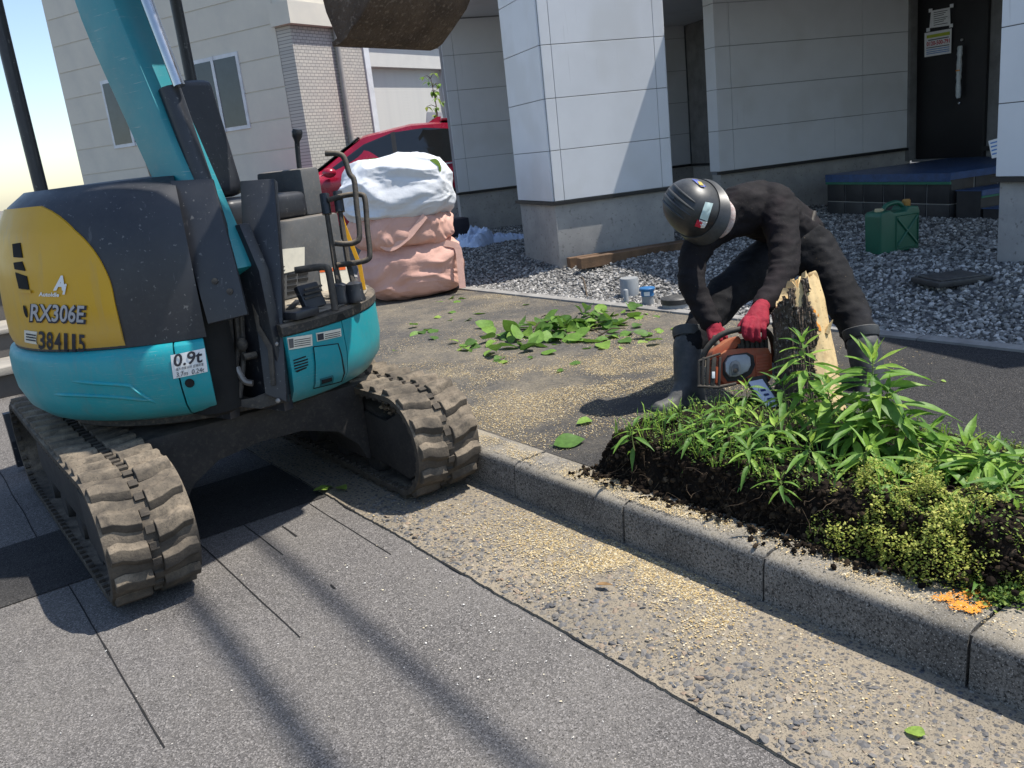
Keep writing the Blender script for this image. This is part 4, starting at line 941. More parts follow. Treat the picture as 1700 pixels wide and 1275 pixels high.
# sculpted step in the counterweight
b = MB()
def rib(u, v):
    pts = [(95, 632), (215, 640), (235, 655), (262, 672)]; q = u*3; i = min(int(q), 2); t = q-i; X = lerp(pts[i][0], pts[i+1][0], t); Y = lerp(pts[i][1], pts[i+1][1], t)+(v-.5)*lerp(10, 7, u)
    a, z = cyl(X, Y, .775); r = rad(CWP, z); a, z = cyl(X, Y, r); return UA(a, rad(CWP, z)-.006+.016*math.sin(math.pi*v)*min(1, u*6, (1-u)*6+.1), z)
put('pressed_ridge', MB().grid(rib, 30, 7), m_tealb, cwt, smooth=True, sharp=180)
def rib2(u, v):
    X = lerp(75, 268, u); Y = lerp(655, 668, u)+(v-.5)*9-3*math.sin(u*3); a, z = cyl(X, Y, .775); a, z = cyl(X, Y, rad(CWP, z)); return UA(a, rad(CWP, z)-.006+.014*math.sin(math.pi*v)*min(1, u*6, (1-u)*6+.1), z)
put('pressed_ridge', MB().grid(rib2, 30, 7), m_tealb, cwt, smooth=True, sharp=180)
# hood: yellow skin over black core, with a rounded upper corner
put('bonnet', arc(R(-222), R(-35), [(.3, .853), (.744, .853), (.746, 1.02), (.735, 1.15), (.705, 1.29), (.65, 1.39), (.58, 1.44), (.3, 1.45)], 70), m_blkp, EX, smooth=True, sharp=40)
def hood(off):
    def fn(u, v):
        z = lerp(.857, 1.385, v); ae = -57.3-(0 if z < 1.06 else 34*(1-math.sqrt(max(0, 1-((z-1.06)/.34)**2)))); return UA(R(lerp(-205, ae, u)), rad(HDP, z)+off, z)
    return fn
b = MB(); b.grid(hood(0), 60, 26); b.grid(hood(-.012), 60, 26)
nb_ = 60*26
for j in range(25): b.f.append([59*26+j, 59*26+j+1, nb_+59*26+j+1, nb_+59*26+j])
for i in range(59): b.f.append([i*26, (i+1)*26, nb_+(i+1)*26, nb_+i*26]); b.f.append([i*26+25, (i+1)*26+25, nb_+(i+1)*26+25, nb_+i*26+25])
hd = put('hood', b, m_yel, EX, smooth=True, sharp=50)
m_void = M('dark_void', (.006, .006, .006), rough=.9)
for qd in ([(22, 436), (36, 434), (42, 450), (24, 447)], [(25, 452), (44, 459), (48, 481), (31, 479)], [(20, 405), (33, 403), (37, 428), (22, 427)]): pxpatch(HDP, qd, .003, m_void, 'vent_slot', hd)
pxpatch(HDP, [(28, 481), (50, 482), (51, 487), (29, 486)], .007, m_yel, 'vent_lip', hd, .01)
b = MB(); a0, z0 = cyl(42, 517, .755)
b.grid(lambda u, v: UA(a0+math.cos(u*6.283)*v*.016, rad(HDP, z0)+.003, z0+math.sin(u*6.283)*v*.024), 18, 3, closeu=True); put('round_hole', b, m_void, hd)
arctext('RX306E', 96, 521, 96, HDP, .004, m_ink, hd, 33, .055, .1, .035); arctext('RX306E', 95, 520, 90, HDP, .0055, m_silver, hd, 29, .018, .1, .035)
for i, ch in enumerate('384115'): arctext(ch, 69+i*13.3, 565+i*1.1, 11 if ch != '1' else 6, HDP, .004, m_ink, hd, 30, .02, 0, .12)
arctext('A', 98, 470, 20, HDP, .0045, m_wht, hd, 25, .05, .25); arctext('i', 107, 480, 7, HDP, .0050, m_wht, hd, 18, .05, .25); arctext('AutoIdle', 81, 489, 34, HDP, .004, m_wht, hd, 7, .03, .1, .03)
_, q = pxpatch(HDP, [(40, 548), (61, 551), (61, 572), (41, 568)], .003, m_stick, 'label_plate', hd); [pxpatch(HDP, [(43, 553.5+i*4.5), (59, 556+i*4.5), (59, 558+i*4.5), (43, 555.5+i*4.5)], .0055, m_ink, 'print_line', hd, .001) for i in range(3)]
# load sticker
stk, q = pxpatch(CWP, [(283, 590), (340, 578), (345, 617), (288, 629)], .003, m_wht, 'load_sticker', sdp)
arctext('0.9t', 312, 595, 48, CWP, .0055, m_ink, sdp, 22, .02, 0, -.18); arctext('3.7m  0.24t', 316, 618, 46, CWP, .0055, m_ink, sdp, 8, 0, 0, -.2); arctext('最大作業半径 定格荷重', 315, 609, 46, CWP, .0055, m_ink, sdp, 5, 0, 0, -.2)
a0, z0 = cyl(315, 636, .775); put('bolt', MB().lathe([(.004, .006), (.010, .006), (.015, .0), (.015, .008), (.017, .008)], UA(a0, .768, z0), UA(a0, 1, z0)-UA(a0, 0, z0), 14), m_void, sdp, smooth=True)
# steel cover plate, swing post, hoses in the gap
rp = UA(R(-28), .80, .95)
pq = [(282, 300), (352, 296), (391, 440), (411, 522), (345, 538), (318, 440)]
put('cover_plate', MB().prism([V(x, y, rp) for x, y in pq], CF*.022), m_blkp, EX, bevel=.004)
for x, y in ((357, 467), (382, 484)): put('bolt', MB().lathe([(.012, 0), (.012, .006), (.004, .008)], V(x, y, rp), -CF, 10), m_blkd, EX)
a1 = R(-22); 
put('swing_post', MB().prism([UA(a1-R(1), .52, z) if False else U(.36+dx, -.36, z) for dx, z in ((-.2, .50), (.20, .50), (.215, .70), (.19, 1.02), (.12, 1.22), (-.08, 1.22), (-.2, .95))], UL*.05), m_blkp, EX, bevel=.01)
put('swing_post', MB().prism([U(.555+dx, -.215, z) for dx, z in ((-.2, .50), (.155, .50), (.165, .75), (.155, 1.06), (.09, 1.24), (-.08, 1.22), (-.2, .95))], UL*.05), m_blkp, EX, bevel=.01)
cpb = V(437, 560, U(.70, -.18, .8)); put('post_cover', MB().prism([V(x, y, U(.745, -.16, .8)) for x, y in ((398, 300), (455, 296), (466, 440), (470, 556), (476, 668), (440, 655), (428, 560), (412, 470), (405, 440))], CF*.05), m_blkp, EX, bevel=.006)
put('post_cover_rib', MB().prism([V(x, y, U(.775, -.16, .8)) for x, y in ((412, 474), (424, 473), (431, 540), (452, 575), (456, 640), (449, 640), (444, 580), (426, 548))], CF*.03), m_blkd, EX, bevel=.004)
put('hinge_bracket', MB().prism([V(x, y, U(.772, -.10, .7)) for x, y in ((455, 560), (472, 562), (478, 662), (470, 670), (458, 600))], CF*.03), m_blkd, EX, bevel=.003)
for x, y in ((422, 481), (429, 525), (459, 571), (462, 665)): put('bolt', MB().lathe([(.009, 0), (.009, .008), (.003, .011)], V(x, y, U(.783, -.14, .8)), -CF, 8), m_steel, EX)
for pts, r in (([(372, 430), (380, 520), (384, 580), (380, 640), (386, 672)], .013), ([(388, 430), (392, 520), (396, 570), (390, 620), (384, 668)], .011), ([(398, 470), (402, 540), (404, 600), (398, 660)], .010), ([(362, 440), (364, 520), (368, 600), (372, 668)], .012)):
    put('hose', MB().tube(bez([V(x, y, U(.55, -.27, .8)) for x, y in pts], 6), r, 8), m_blkd, EX, smooth=True)
put('hose_fitting', MB().tube(bez([V(x, y, U(.62, -.26, .7)) for x, y in ((393, 610), (400, 624), (408, 634), (420, 636))], 4), .013, 8), m_steel, EX, smooth=True)
put('hose_fitting', MB().ico(V(402, 572, U(.6, -.26, .8)), .022, 2, (1, 1, 1.3)), m_blkd, EX, smooth=True); put('pin', MB().tube([V(404, 593, U(.64, -.24, .8)), V(425, 589, U(.64, -.2, .8))], .014, 10), m_blkd, EX, smooth=True)
put('pivot_drum', MB().lathe([(.06, .53), (.10, .55), (.10, .98), (.06, 1.0)], U(.50, -.36, 0), n=22), m_void, EX, smooth=True)
put('inner_bulkhead', MB().box(U(.18, -.28, .86), (.05, .46, .66), Matrix((UF, UL, Vector((0, 0, 1)))).transposed()), m_void, EX)
ldg = [(350, 672), (352, 688), (400, 676), (432, 679), (470, 668), (478, 655), (440, 652), (420, 660), (398, 664)]
put('deck_lip', MB().prism([V(x, y, U(.72, -.24, .52)) for x, y in ldg], CF*.10), m_blkd, EX, bevel=.004)
# operator floor: rubber mat, dark edge, teal front panel
fl = put('floor', arc(R(-14.5), R(118), [(.03, .799), (.770, .799), (.778, .806), (.778, .836), (.768, .846), (.03, .846)], 50), m_blkd, EX, smooth=True, sharp=30)
put('floor_mat', arc(R(-12), R(112), [(.05, .848), (.745, .848), (.745, .853), (.05, .853)], 50), m_mat, fl)
fp = put('front_panel', arc(R(-13.5), R(8), FPP+[(.4, .797), (.4, .505)], 14), m_tealb, EX, smooth=True, sharp=40); fp2 = put('front_panel', arc(R(8.4), R(118), FPP+[(.4, .797), (.4, .505)], 50), m_tealb, EX, smooth=True, sharp=40)
put('skirt', arc(R(-13.5), R(118), [(.4, .475), (.60, .475), (.665, .503), (.4, .503)], 40), m_blkd, EX)
dr, q = pxpatch(FPP, [(521.5, 576.6), (560.6, 571.4), (566.4, 632.6), (521.5, 644)], .008, m_tealb, 'access_door', fp, .012, 14, 10)
pxpatch(FPP, [(520, 575), (562, 569.5), (568, 634), (520, 646)], .004, m_void, 'door_gap', fp, .008, 14, 10)
pxpatch(FPP, [(532, 629), (553, 623), (553, 636), (532, 642)], .012, M('teal_recess', (.01, .12, .14), rough=.5), 'door_latch', dr); pxpatch(FPP, [(534, 631), (551, 626.5), (551, 633), (534, 638)], .014, m_void, 'latch_gap', dr)
for i in range(5): pxpatch(FPP, [(487+i*.6, 597.5+i*4.6), (511+i*.3-(3 if i in (0, 4) else 0), 590.5+i*4.6), (511+i*.3-(3 if i in (0, 4) else 0), 592.8+i*4.6), (487+i*.6+(4 if i == 4 else 0), 600+i*4.6)], .002, m_void, 'vent_slot', fp)
pxpatch(FPP, [(477, 561), (518, 555), (519, 574), (480, 581)], .003, m_stick, 'label_plate', fp); pxpatch(FPP, [(525, 553), (566, 545), (567, 558), (527, 567)], .003, m_stick, 'label_plate', fp)
for i in range(4): pxpatch(FPP, [(489, 564.5+i*3.4), (516, 560.5+i*3.4), (516, 561.6+i*3.4), (489, 565.6+i*3.4)], .0045, m_ink, 'print_line', fp, .001)
pxpatch(FPP, [(527, 555), (537, 553), (538, 563.5), (528, 565.5)], .0045, m_ink, 'print_block', fp, .001)
for i in range(3): pxpatch(FPP, [(540, 555+i*3.2), (565, 550+i*3.2), (565, 551+i*3.2), (540, 556.2+i*3.2)], .0045, m_ink, 'print_line', fp, .001)
pxpatch(FPP, [(479, 563), (487, 562), (488, 577), (481, 578.5)], .0045, m_grey, 'print_block', fp, .001)
# badge recess on floor edge
a0, z0 = cyl(566, 526, .78); put('edge_recess', MB().grid(lambda u, v: UA(a0+(u-.5)*.085*(1-.5*v), .7795, z0-.012+.024*v), 8, 3), m_void, fl)
# tread ring on the step plate
b = MB(); cst = UA(R(34), .645, .853)
for i in range(7):
    for j in range(11): d_ = Vector(((i-3)*.019, (j-5)*.0115, 0)); b.box(cst+(UF*d_.x+UL*d_.y)+Vector((0, 0, .002)), (.014, .005, .004), Matrix.Rotation(_fa+(.5 if j % 2 else -.5), 3, 'Z'))
put('tread_pattern', b, m_mat, fl, kind='stuff')
rim_ = []
put('step_ring', MB().tube([cst+UF*.085*math.cos(t*.2618)+UL*.085*math.sin(t*.2618)+Vector((0, 0, .003)) for t in range(25)], .006, 6), m_mat, fl)
# seat box with slots, stickers, seat
SM = Matrix((UF, UL, Vector((0, 0, 1)))).transposed()
def ubox(f0, f1, l0, l1, z0, z1): return MB().box(U((f0+f1)/2, (l0+l1)/2, (z0+z1)/2), (f1-f0, l1-l0, z1-z0), SM)
SF = .30
sb = put('seat_box', ubox(-.40, SF, -.03, .64, .854, 1.20), m_grey, EX, bevel=.015)
def spl(px, py, f=SF): d = ray(px, py); t = (U(f, 0, 0)-CAMP).dot(UF)/d.dot(UF); return CAMP+d*t
def sq(pts, f, mat, name, parent, th=.003): return put(name, MB().prism([spl(x, y, f) for x, y in pts], UF*th), mat, parent)
for r_ in range(4):
    for c_, (xa, xb) in enumerate(((459, 472), (477, 492), (495, 511))):
        if c_ == 2 and r_ > 1: continue
        yy = 459+r_*9.5-(xa-459)*.16; sq([(xa, yy), (xb, yy-2.5), (xb, yy+2), (xa, yy+4.5)], SF+.001, m_void, 'slot', sb)
sq([(456, 415), (505, 410), (505, 446), (457, 457)], SF+.001, m_stick, 'label_plate', sb)
for i, (x, y) in enumerate(((466, 443), (470, 442), (467, 449), (471, 448))): sq([(x, y), (x+2.5, y-.5), (x+2.5, y+1), (x, y+1.6)], SF+.005, m_ink, 'print_mark', sb, .001)
for (xa, ya, xb, yb, wd_) in ((529, 446, 537, 483, 11), (550, 444, 554, 471, 9), (561, 442, 571, 472, 13)):
    s_ = sq([(xa, ya), (xa+wd_, ya-1), (xb+wd_-1, yb-1.5), (xb-3, yb)], SF+.001, m_stick, 'warning_sticker', sb); sq([(xa+1, ya+.5), (xa+wd_-1, ya-.5), (xa+wd_, ya+5.5), (xa+2, ya+6.5)], SF+.0045, m_orange, 'warning_band', s_, .001)
st_ = put('seat_cushion', ubox(-.30, .22, .08, .54, 1.20, 1.32), m_blkp, EX, bevel=.04, seg=3); put('seat_back', MB().box(U(-.30, .31, 1.60), (.11, .44, .56), SM @ Matrix.Rotation(R(-10), 3, 'Y')), m_blkp, EX, bevel=.04, seg=3)
for l in (.0, .60):
    put('console', ubox(-.12, .20, l-.06, l+.06, 1.20, 1.42), m_grey, EX, bevel=.02); put('joystick', MB().tube(bez([U(.13, l, 1.42), U(.14, l, 1.52), U(.16, l, 1.60)], 4), [.012]*6+[.024, .026, .02], 10), m_blkp, EX, smooth=True)
# pedal
pc = V(515, 492, G(512, 517, .853)); put('pedal', MB().box(pc+Vector((0, 0, .0)), (.028, .112, .105), SM @ Matrix.Rotation(R(-22), 3, 'Y')), m_blkp, EX, bevel=.008)
for i in range(5): put('pedal_rib', MB().box(pc+UF*(.017+(.02-i*.01)*-.40)+Vector((0, 0, -.04+i*.019)), (.008, .095, .008), SM @ Matrix.Rotation(R(-22), 3, 'Y')), m_blkd, EX)
put('pedal_base', MB().box(G(500, 520, .869), (.08, .12, .03), SM), m_blkp, EX, bevel=.006); put('floor_latch', MB().box(V(487, 507, G(487, 512, .853)), (.03, .07, .012), SM @ Matrix.Rotation(R(25), 3, 'X')), m_blkp, EX, bevel=.004)
lb_ = G(557, 516, .853); put('control_lever', MB().tube(bez([lb_, V(551, 480, lb_), V(546, 452, lb_), V(541, 444, lb_), V(525, 444, lb_), V(490, 449, lb_)], 5), .0145, 10), m_blkd, EX, smooth=True)
for (bx, by, tx, ty, cx) in ((567, 503, 556, 440, 0), (592, 500, 578, 436, 0)):
    p0 = G(bx, by, .853); put('lever_boot', MB().lathe([(.040, 0), (.042, .01), (.036, .03), (.034, .075), (.018, .085)], p0, n=14), m_blkp, EX, smooth=True); put('travel_lever', MB().tube([p0+Vector((0, 0, .06)), V(tx, ty, p0), V(tx-14, ty-90, p0)], [.013, .012, .011], 8), m_blkd, EX, smooth=True)
    put('lever_grip', MB().tube([V(tx-13, ty-84, p0), V(tx-18, ty-118, p0)], .02, 10), m_blkp, EX, smooth=True)
hr = G(604, 500, .853)
put('hand_rail', MB().tube(bez([V(x, y, hr) for x, y in ((545, 332), (575, 324), (598, 323), (606, 332), (610, 380), (614, 420), (610, 431), (592, 436), (560, 440))], 5), .0115, 10), m_blkd, EX, smooth=True)
put('hand_rail', MB().tube(bez([V(x, y, hr-CF*.05) for x, y in ((540, 255), (568, 258), (580, 288), (588, 300), (592, 340), (597, 390), (590, 402), (574, 405), (556, 404))], 5), .0115, 10), m_blkd, EX, smooth=True)
put('lock_bar', MB().prism([V(x, y, hr+CF*.08) for x, y in ((556, 330), (562, 328), (572, 368), (600, 440), (607, 480), (602, 482), (594, 442), (567, 372))], CF*.012), M('yellow_bar', (.70, .36, .01), rough=.45), EX)
# canopy
for f, l in ((-.42, -.36), (-.42, .50)): put('canopy_post', MB().tube(bez([U(f, l, .86 if f > 0 else 1.3), U(f, l, 2.2), U(f*.95, l*.95, 2.52)], 6), .028, 12), m_blkp, EX, smooth=True)
put('canopy_roof', ubox(-.62, .68, -.46, .78, 2.52, 2.60), m_grey, EX, bevel=.03, seg=3)
# boom, arm, bucket
def beam(name, pts, wd, hts, mat):
    b = MB(); pts = [Vector(p) for p in pts]; n_ = len(pts)
    for i, p in enumerate(pts):
        t = (pts[min(i+1, n_-1)]-pts[max(i-1, 0)]).normalized(); nrm = UL.cross(t).normalized(); h_ = hts[i]/2
        b.v += [p+UL*wd/2+nrm*h_, p-UL*wd/2+nrm*h_, p-UL*wd/2-nrm*h_, p+UL*wd/2-nrm*h_]
        if i: b.f += [[4*(i-1)+j, 4*(i-1)+(j+1) % 4, 4*i+(j+1) % 4, 4*i+j] for j in range(4)]
    b.f += [[0, 1, 2, 3], [4*n_-1, 4*n_-2, 4*n_-3, 4*n_-4]]; return put(name, b, mat, EX, bevel=.008)
LB = -.265
beam('boom', bez([U(.60, LB, 1.05), U(.34, LB, 1.7), U(.18, LB, 2.25), U(.30, LB, 2.8), U(.66, LB, 3.25)], 6), .13, [.16+.07*math.sin(math.pi*i/24) for i in range(25)], m_teal)
put('boom_cylinder', MB().tube([U(.62, LB, 1.08), U(.46, LB, 1.75)], .040, 14), m_blkp, EX, smooth=True); put('cylinder_rod', MB().tube([U(.52, LB, 1.75), U(.36, LB, 2.3)], .022, 12), M('chrome', (.6, .6, .6), rough=.25, metal=1), EX, smooth=True)
KB = J(648, 73, 3.15)                                   # cutting lip centre
kf = (KB-XC).dot(UF); kl = (KB-XC).dot(UL)
beam('dipper_arm', [U(.50, LB, 3.35), U(.72, LB, 3.2), U(kf-.02, kl*.4+LB*.6, KB.z+.72)], .11, [.12, .17, .11], m_teal)
put('arm_cylinder', MB().tube([U(.30, LB, 3.05), U(.62, LB, 3.42)], .036, 12), m_blkp, EX, smooth=True)
put('bucket_link', MB().tube([U(kf-.02, kl, KB.z+.74), U(kf+.10, kl, KB.z+.55)], .03, 10), m_blkd, EX, smooth=True); put('bucket_cylinder', MB().tube([U(.85, kl*.4+LB*.6, 3.1), U(kf+.10, kl, KB.z+.56)], .032, 12), m_blkp, EX, smooth=True)
bp = [(0, 0), (.035, .012), (.09, .042), (.17, .105), (.235, .19), (.26, .28), (.24, .38), (.17, .47), (.06, .53), (-.05, .56)]
def bk(f, l, z): return KB+UF*f+UL*l+Vector((0, 0, z))
b = MB(); hwid = .262
for l in (-hwid, hwid):
    for f, z in bp: b.v.append(bk(f, l*(1-.05*z), z))
for l in (-hwid, hwid):
    for f, z in bp: b.v.append(bk(f-.018, l*(1-.05*z), z+.008))
m_ = len(bp)
for i in range(m_-1): b.f += [[i, i+1, m_+i+1, m_+i], [2*m_+i, 3*m_+i, 3*m_+i+1, 2*m_+i+1], [i, 2*m_+i, 2*m_+i+1, i+1], [m_+i, m_+i+1, 3*m_+i+1, 3*m_+i]]
b.f += [[0, m_, 3*m_, 2*m_], [m_-1, 3*m_-1, 4*m_-1, 2*m_-1]]
bkt = put('bucket', b, m_bucket, EX, smooth=True, sharp=50)
for l in (-hwid, hwid-.012): put('side_plate', MB().prism([bk(f-.004, l, z+.002) for f, z in bp]+[bk(-.10, l, .5), bk(-.04, l, .10)], UL*.012), m_bucket, bkt)
put('cutting_edge', MB().prism([bk(f, -hwid-.004, z) for f, z in ((-.03, -.012), (.004, -.008), (.034, .004), (.082, .04), (.078, .05), (.03, .018), (-.03, .002))], UL*(2*hwid+.008)), m_bucket, bkt)
for s_ in (-.09, .09): put('bucket_ear', MB().prism([bk(f, s_, z) for f, z in ((-.06, .50), (.10, .50), (.16, .42), (.14, .62), (0, .74), (-.06, .72))], UL*.02), m_bucket, bkt)
# ================================================================== sawn stump
SB = V(1352, 712, G(1350, 700, .2)); SD = depth(SB)+.06
s0, s1 = J(1350, 718, SD), J(1323, 462, SD+.02)
sax = (s1-s0).normalized(); sx_ = (CR-sax*CR.dot(sax)).normalized(); sy_ = sx_.cross(sax)          # sy_ towards or away from camera
if sy_.dot(CF) > 0: sy_ = -sy_
SL = (s1-s0).length
m_pale = M('fresh_wood', (.66, .49, .25), (.56, .40, .19), 5, .75, bump=.5, bscale=50, specks=[((.42, .28, .13), 34, .60, .72), ((.10, .06, .035), 70, .66, .72), ((.36, .22, .10), 9, .56, .70)])
m_bark = M('rotten_bark', (.045, .032, .023), (.13, .095, .065), 16, .95, bump=1, bscale=50, bdist=.02, specks=[((.26, .22, .18), 55, .58, .68)], scratch=((.20, .15, .10), (40, 40, 4)))
def srad(a, t):      # a = angle, 0 faces the camera, positive to image right
    r = .126*(1+.10*(1-t)**3)-.034*t-.012*max(0, t-.85)/.15
    return r*(1+.10*noise.noise(Vector((math.cos(a)*1.4, math.sin(a)*1.4, t*1.2)))+.05*noise.noise(Vector((math.cos(a)*4, math.sin(a)*4, t*2)))+.03*noise.noise(Vector((math.cos(a)*12, math.sin(a)*12, t*2)))+.03*noise.noise(Vector((math.cos(a)*3, math.sin(a)*3, t*7))))
def stop(a):         # ragged, slanting top
    return 1.0-.17*max(0, -math.sin(a))-.03*max(0, math.cos(a))*0+.035*noise.noise(Vector((math.cos(a)*2.5, math.sin(a)*2.5, 5)))+.05*noise.noise(Vector((math.cos(a)*8, math.sin(a)*8, 9)))+.03*noise.noise(Vector((math.cos(a)*19, math.sin(a)*19, 4)))
def spt(a, t, off=0): return s0+sax*SL*t+(sx_*math.sin(a)+sy_*math.cos(a))*(srad(a, t)+off)
stump = empty('tree_stump', s0, 'leaning split tree stump, dark rotten bark on one side, peeled pale wood on the other', 'tree stump')
b = MB(); NA, NT_ = 72, 40
b.grid(lambda u, v: spt(u*6.2832, v*stop(u*6.2832)), NA, NT_, closeu=True)
cb = len(b.v); b.v.append(s0+sax*SL*.93)
ring = [i*NT_+NT_-1 for i in range(NA)]; mid = len(b.v)
for i in range(NA): a = i/NA*6.2832; b.v.append(s0+sax*SL*(stop(a)*.99+.02*noise.noise(Vector((i*.9, 2, 1))))+(sx_*math.sin(a)+sy_*math.cos(a))*srad(a, 1)*.55)
for i in range(NA): j = (i+1) % NA; b.f += [[ring[i], ring[j], mid+j, mid+i], [mid+i, mid+j, cb]]
core = put('wood', b, m_pale, stump, smooth=True, sharp=40)
b = MB(); NA, NT_ = 150, 110; idx = {}
def bmask(a, t):
    e = .22*noise.noise(Vector((a*1.5, t*4, 1)))+.14*noise.noise(Vector((a*5, t*11, 3)))+.06*noise.noise(Vector((a*15, t*24, 6)))
    edge = -.02 if t < .62 else (-.02+.9*(t-.62) if t < .75 else .12)
    wedge = (t > .80 and -.50 < a < -.16+.3*(t-.8)) or (.55 < t < .8 and -.62 < a < -.52)
    return -1.9 < a < edge+e*2.2 and not wedge and t < stop(a)-.012+e*.2
def bpt(i, j):
    k = (i, j)
    if k not in idx:
        a = lerp(-2.0, .7, i/NA); t = j/NT_; f_ = .010+.012*abs(noise.noise(Vector((a*9, t*3, 2))))+.007*noise.noise(Vector((a*40, t*9, 2)))+.006*noise.noise(Vector((a*20, t*40, 4)))
        idx[k] = len(b.v); b.v.append(spt(a, t, f_))
    return idx[k]
for i in range(NA):
    for j in range(NT_):
        if bmask(lerp(-2.0, .7, (i+.5)/NA), (j+.5)/NT_): b.f.append([bpt(i, j), bpt(i+1, j), bpt(i+1, j+1), bpt(i, j+1)])
bk_ = put('bark', b, m_bark, stump, smooth=True, sharp=60)
md = bk_.modifiers.new('thick', 'SOLIDIFY'); md.thickness = .012; md.offset = -1
pm_ = MB(); pm_.grid(lambda u, v: spt(lerp(.02, .42, u)+.03*noise.noise(Vector((v*5, u*3, 0))), lerp(.68, .80, v)-.05*u+.012*noise.noise(Vector((u*6, v*6, 3))), .003), 22, 22)
pm_.f = [f for f in pm_.f if noise.noise((pm_.v[f[0]]-s0)*28)+.35*noise.noise((pm_.v[f[0]]-s0)*80) > -.12-.0*f[0]]; put('paint_mark', pm_, m_paint, stump, smooth=True)
put('splinter', MB().tube([spt(.75, .62, .0), spt(.8, .66, .012), spt(.82, .70, .03)], [.012, .008, .002], 6), m_pale, stump)
for a, t in (): put('bark_splinter', MB().tube([spt(a, t-.12, .026), spt(a+.05, t, .032), spt(a+.1, t+.30, .024)], [.004, .006, .002], 5), m_pale, stump)

# ================================================================== chainsaw
m_or = M('chainsaw_orange', (.42, .070, .022), (.30, .052, .020), 14, .55, dust=(.40, .28, .15), dustamt=.55, spec=.4); m_sil = M('cast_silver', (.34, .34, .35), (.26, .26, .27), 20, .42, metal=.5); m_drk = M('sooty_black', (.014, .013, .013), (.028, .025, .022), 18, .7, dust=(.22, .17, .11), dustamt=.35)
m_bar = M('bar_steel', (.50, .52, .56), (.42, .44, .48), 9, .35, metal=.7); m_bblue = M('blue_bar_print', (.015, .03, .20), rough=.5)
SWD = 3.66
def Q(x, y, d=0.0): return J(x, y, SWD+d)
saw = empty('chainsaw', Q(1222, 640), 'orange and black chainsaw with silver cover cutting the stump', 'chainsaw')
def qp(name, pts, d, th, mat, parent=None, bev=.003): return put(name, MB().prism([Q(x, y, d) for x, y in pts], CF*th), mat, parent or saw, bevel=bev)
bd = qp('body', [(1194, 590), (1206, 581), (1230, 578), (1276, 577), (1282, 590), (1283, 622), (1278, 634), (1256, 640), (1230, 637), (1203, 640), (1193, 628)], 0, .15, m_or, None, .008)
qp('top_cover', [(1179, 597), (1183, 583), (1199, 571), (1215, 561), (1227, 557), (1233, 566), (1222, 578), (1212, 585), (1195, 593)], .02, .13, m_or, None, .010)
qp('clutch_recess', [(1200, 603), (1208, 590), (1240, 585), (1251, 590), (1254, 606), (1248, 620), (1232, 632), (1208, 634), (1200, 622)], -.004, .012, m_drk, bd, .002)
sv = qp('muffler_cover', [(1204, 603), (1209, 594), (1217, 590), (1239, 588), (1246, 593), (1247, 606), (1242, 616), (1226, 624), (1212, 626), (1205, 617)], -.026, .03, m_sil, None, .0035)
qp('cover_boss', [(1212, 625), (1212, 606), (1216, 600), (1222, 598), (1228, 601), (1230, 607), (1230, 622), (1221, 626)], -.034, .012, m_steel, sv, .003); qp('cover_boss', [(1215, 623), (1215, 609), (1219, 604), (1225, 605), (1227, 611), (1227, 621)], -.039, .008, m_grey, sv, .002); qp('nut', [(1218, 614), (1221, 611), (1225, 612), (1225, 616), (1222, 619), (1218, 618)], -.043, .008, m_drk, sv, .001)
qp('side_vent', [(1254, 590), (1277, 588), (1279, 626), (1256, 630)], -.006, .01, m_or, bd, .003)
for i in range(7): qp('vent_fin', [(1257, 593+i*5), (1276, 591+i*5), (1276, 593.2+i*5), (1257, 595.2+i*5)], -.010, .006, m_or, bd, .0005)
for i in range(6): qp('cooling_fin', [(1230+i*8, 563-i*.2), (1235+i*8, 562-i*.2), (1236+i*8, 578), (1231+i*8, 579)], .01, .10, m_drk, None, .001)
qp('fin_cap', [(1224, 571), (1272, 567), (1276, 577), (1226, 581)], .02, .10, m_drk, None, .003)
put('wrap_handle', MB().tube(bez([Q(x, y, d) for x, y, d in ((1166, 607, .0), (1168, 590, -.01), (1178, 573, -.02), (1194, 558, -.03), (1212, 550, -.035), (1234, 546, -.035), (1258, 546, -.02), (1276, 553, .04), (1284, 575, .10), (1284, 600, .14))], 5), .0125, 12), m_drk, saw, smooth=True)
gd = put('hand_guard', MB().tube(bez([Q(x, y, -.03) for x, y in ((1196, 587), (1178, 593), (1164, 598), (1160, 604), (1160, 640))], 4), .0055, 8), m_drk, saw, smooth=True)
put('guard_edge', MB().tube([Q(1158, 641, -.03), Q(1190, 643, -.03), Q(1222, 637, -.03)], .007, 8), m_drk, gd, smooth=True)
for xa, xb, w_ in ((1168, 1167, 4), (1176, 1174, 5), (1186, 1183, 7), (1196, 1194, 4)): qp('guard_bar', [(xa-w_/2, 594), (xa+w_/2, 592), (xb+w_/2, 641), (xb-w_/2, 642)], -.035, .014, m_drk, gd, .002)
qp('brake_panel', [(1178, 597), (1192, 594), (1194, 636), (1180, 638)], -.01, .04, m_or, None, .004); qp('white_tag', [(1182, 617), (1187, 617), (1187, 628), (1182, 628)], -.04, .003, m_wht, None, .0005)
put('rear_handle', MB().tube(bez([Q(x, y, d) for x, y, d in ((1196, 580, .10), (1186, 560, .16), (1190, 548, .22), (1202, 560, .24), (1206, 590, .18))], 5), .014, 10), m_drk, saw, smooth=True)
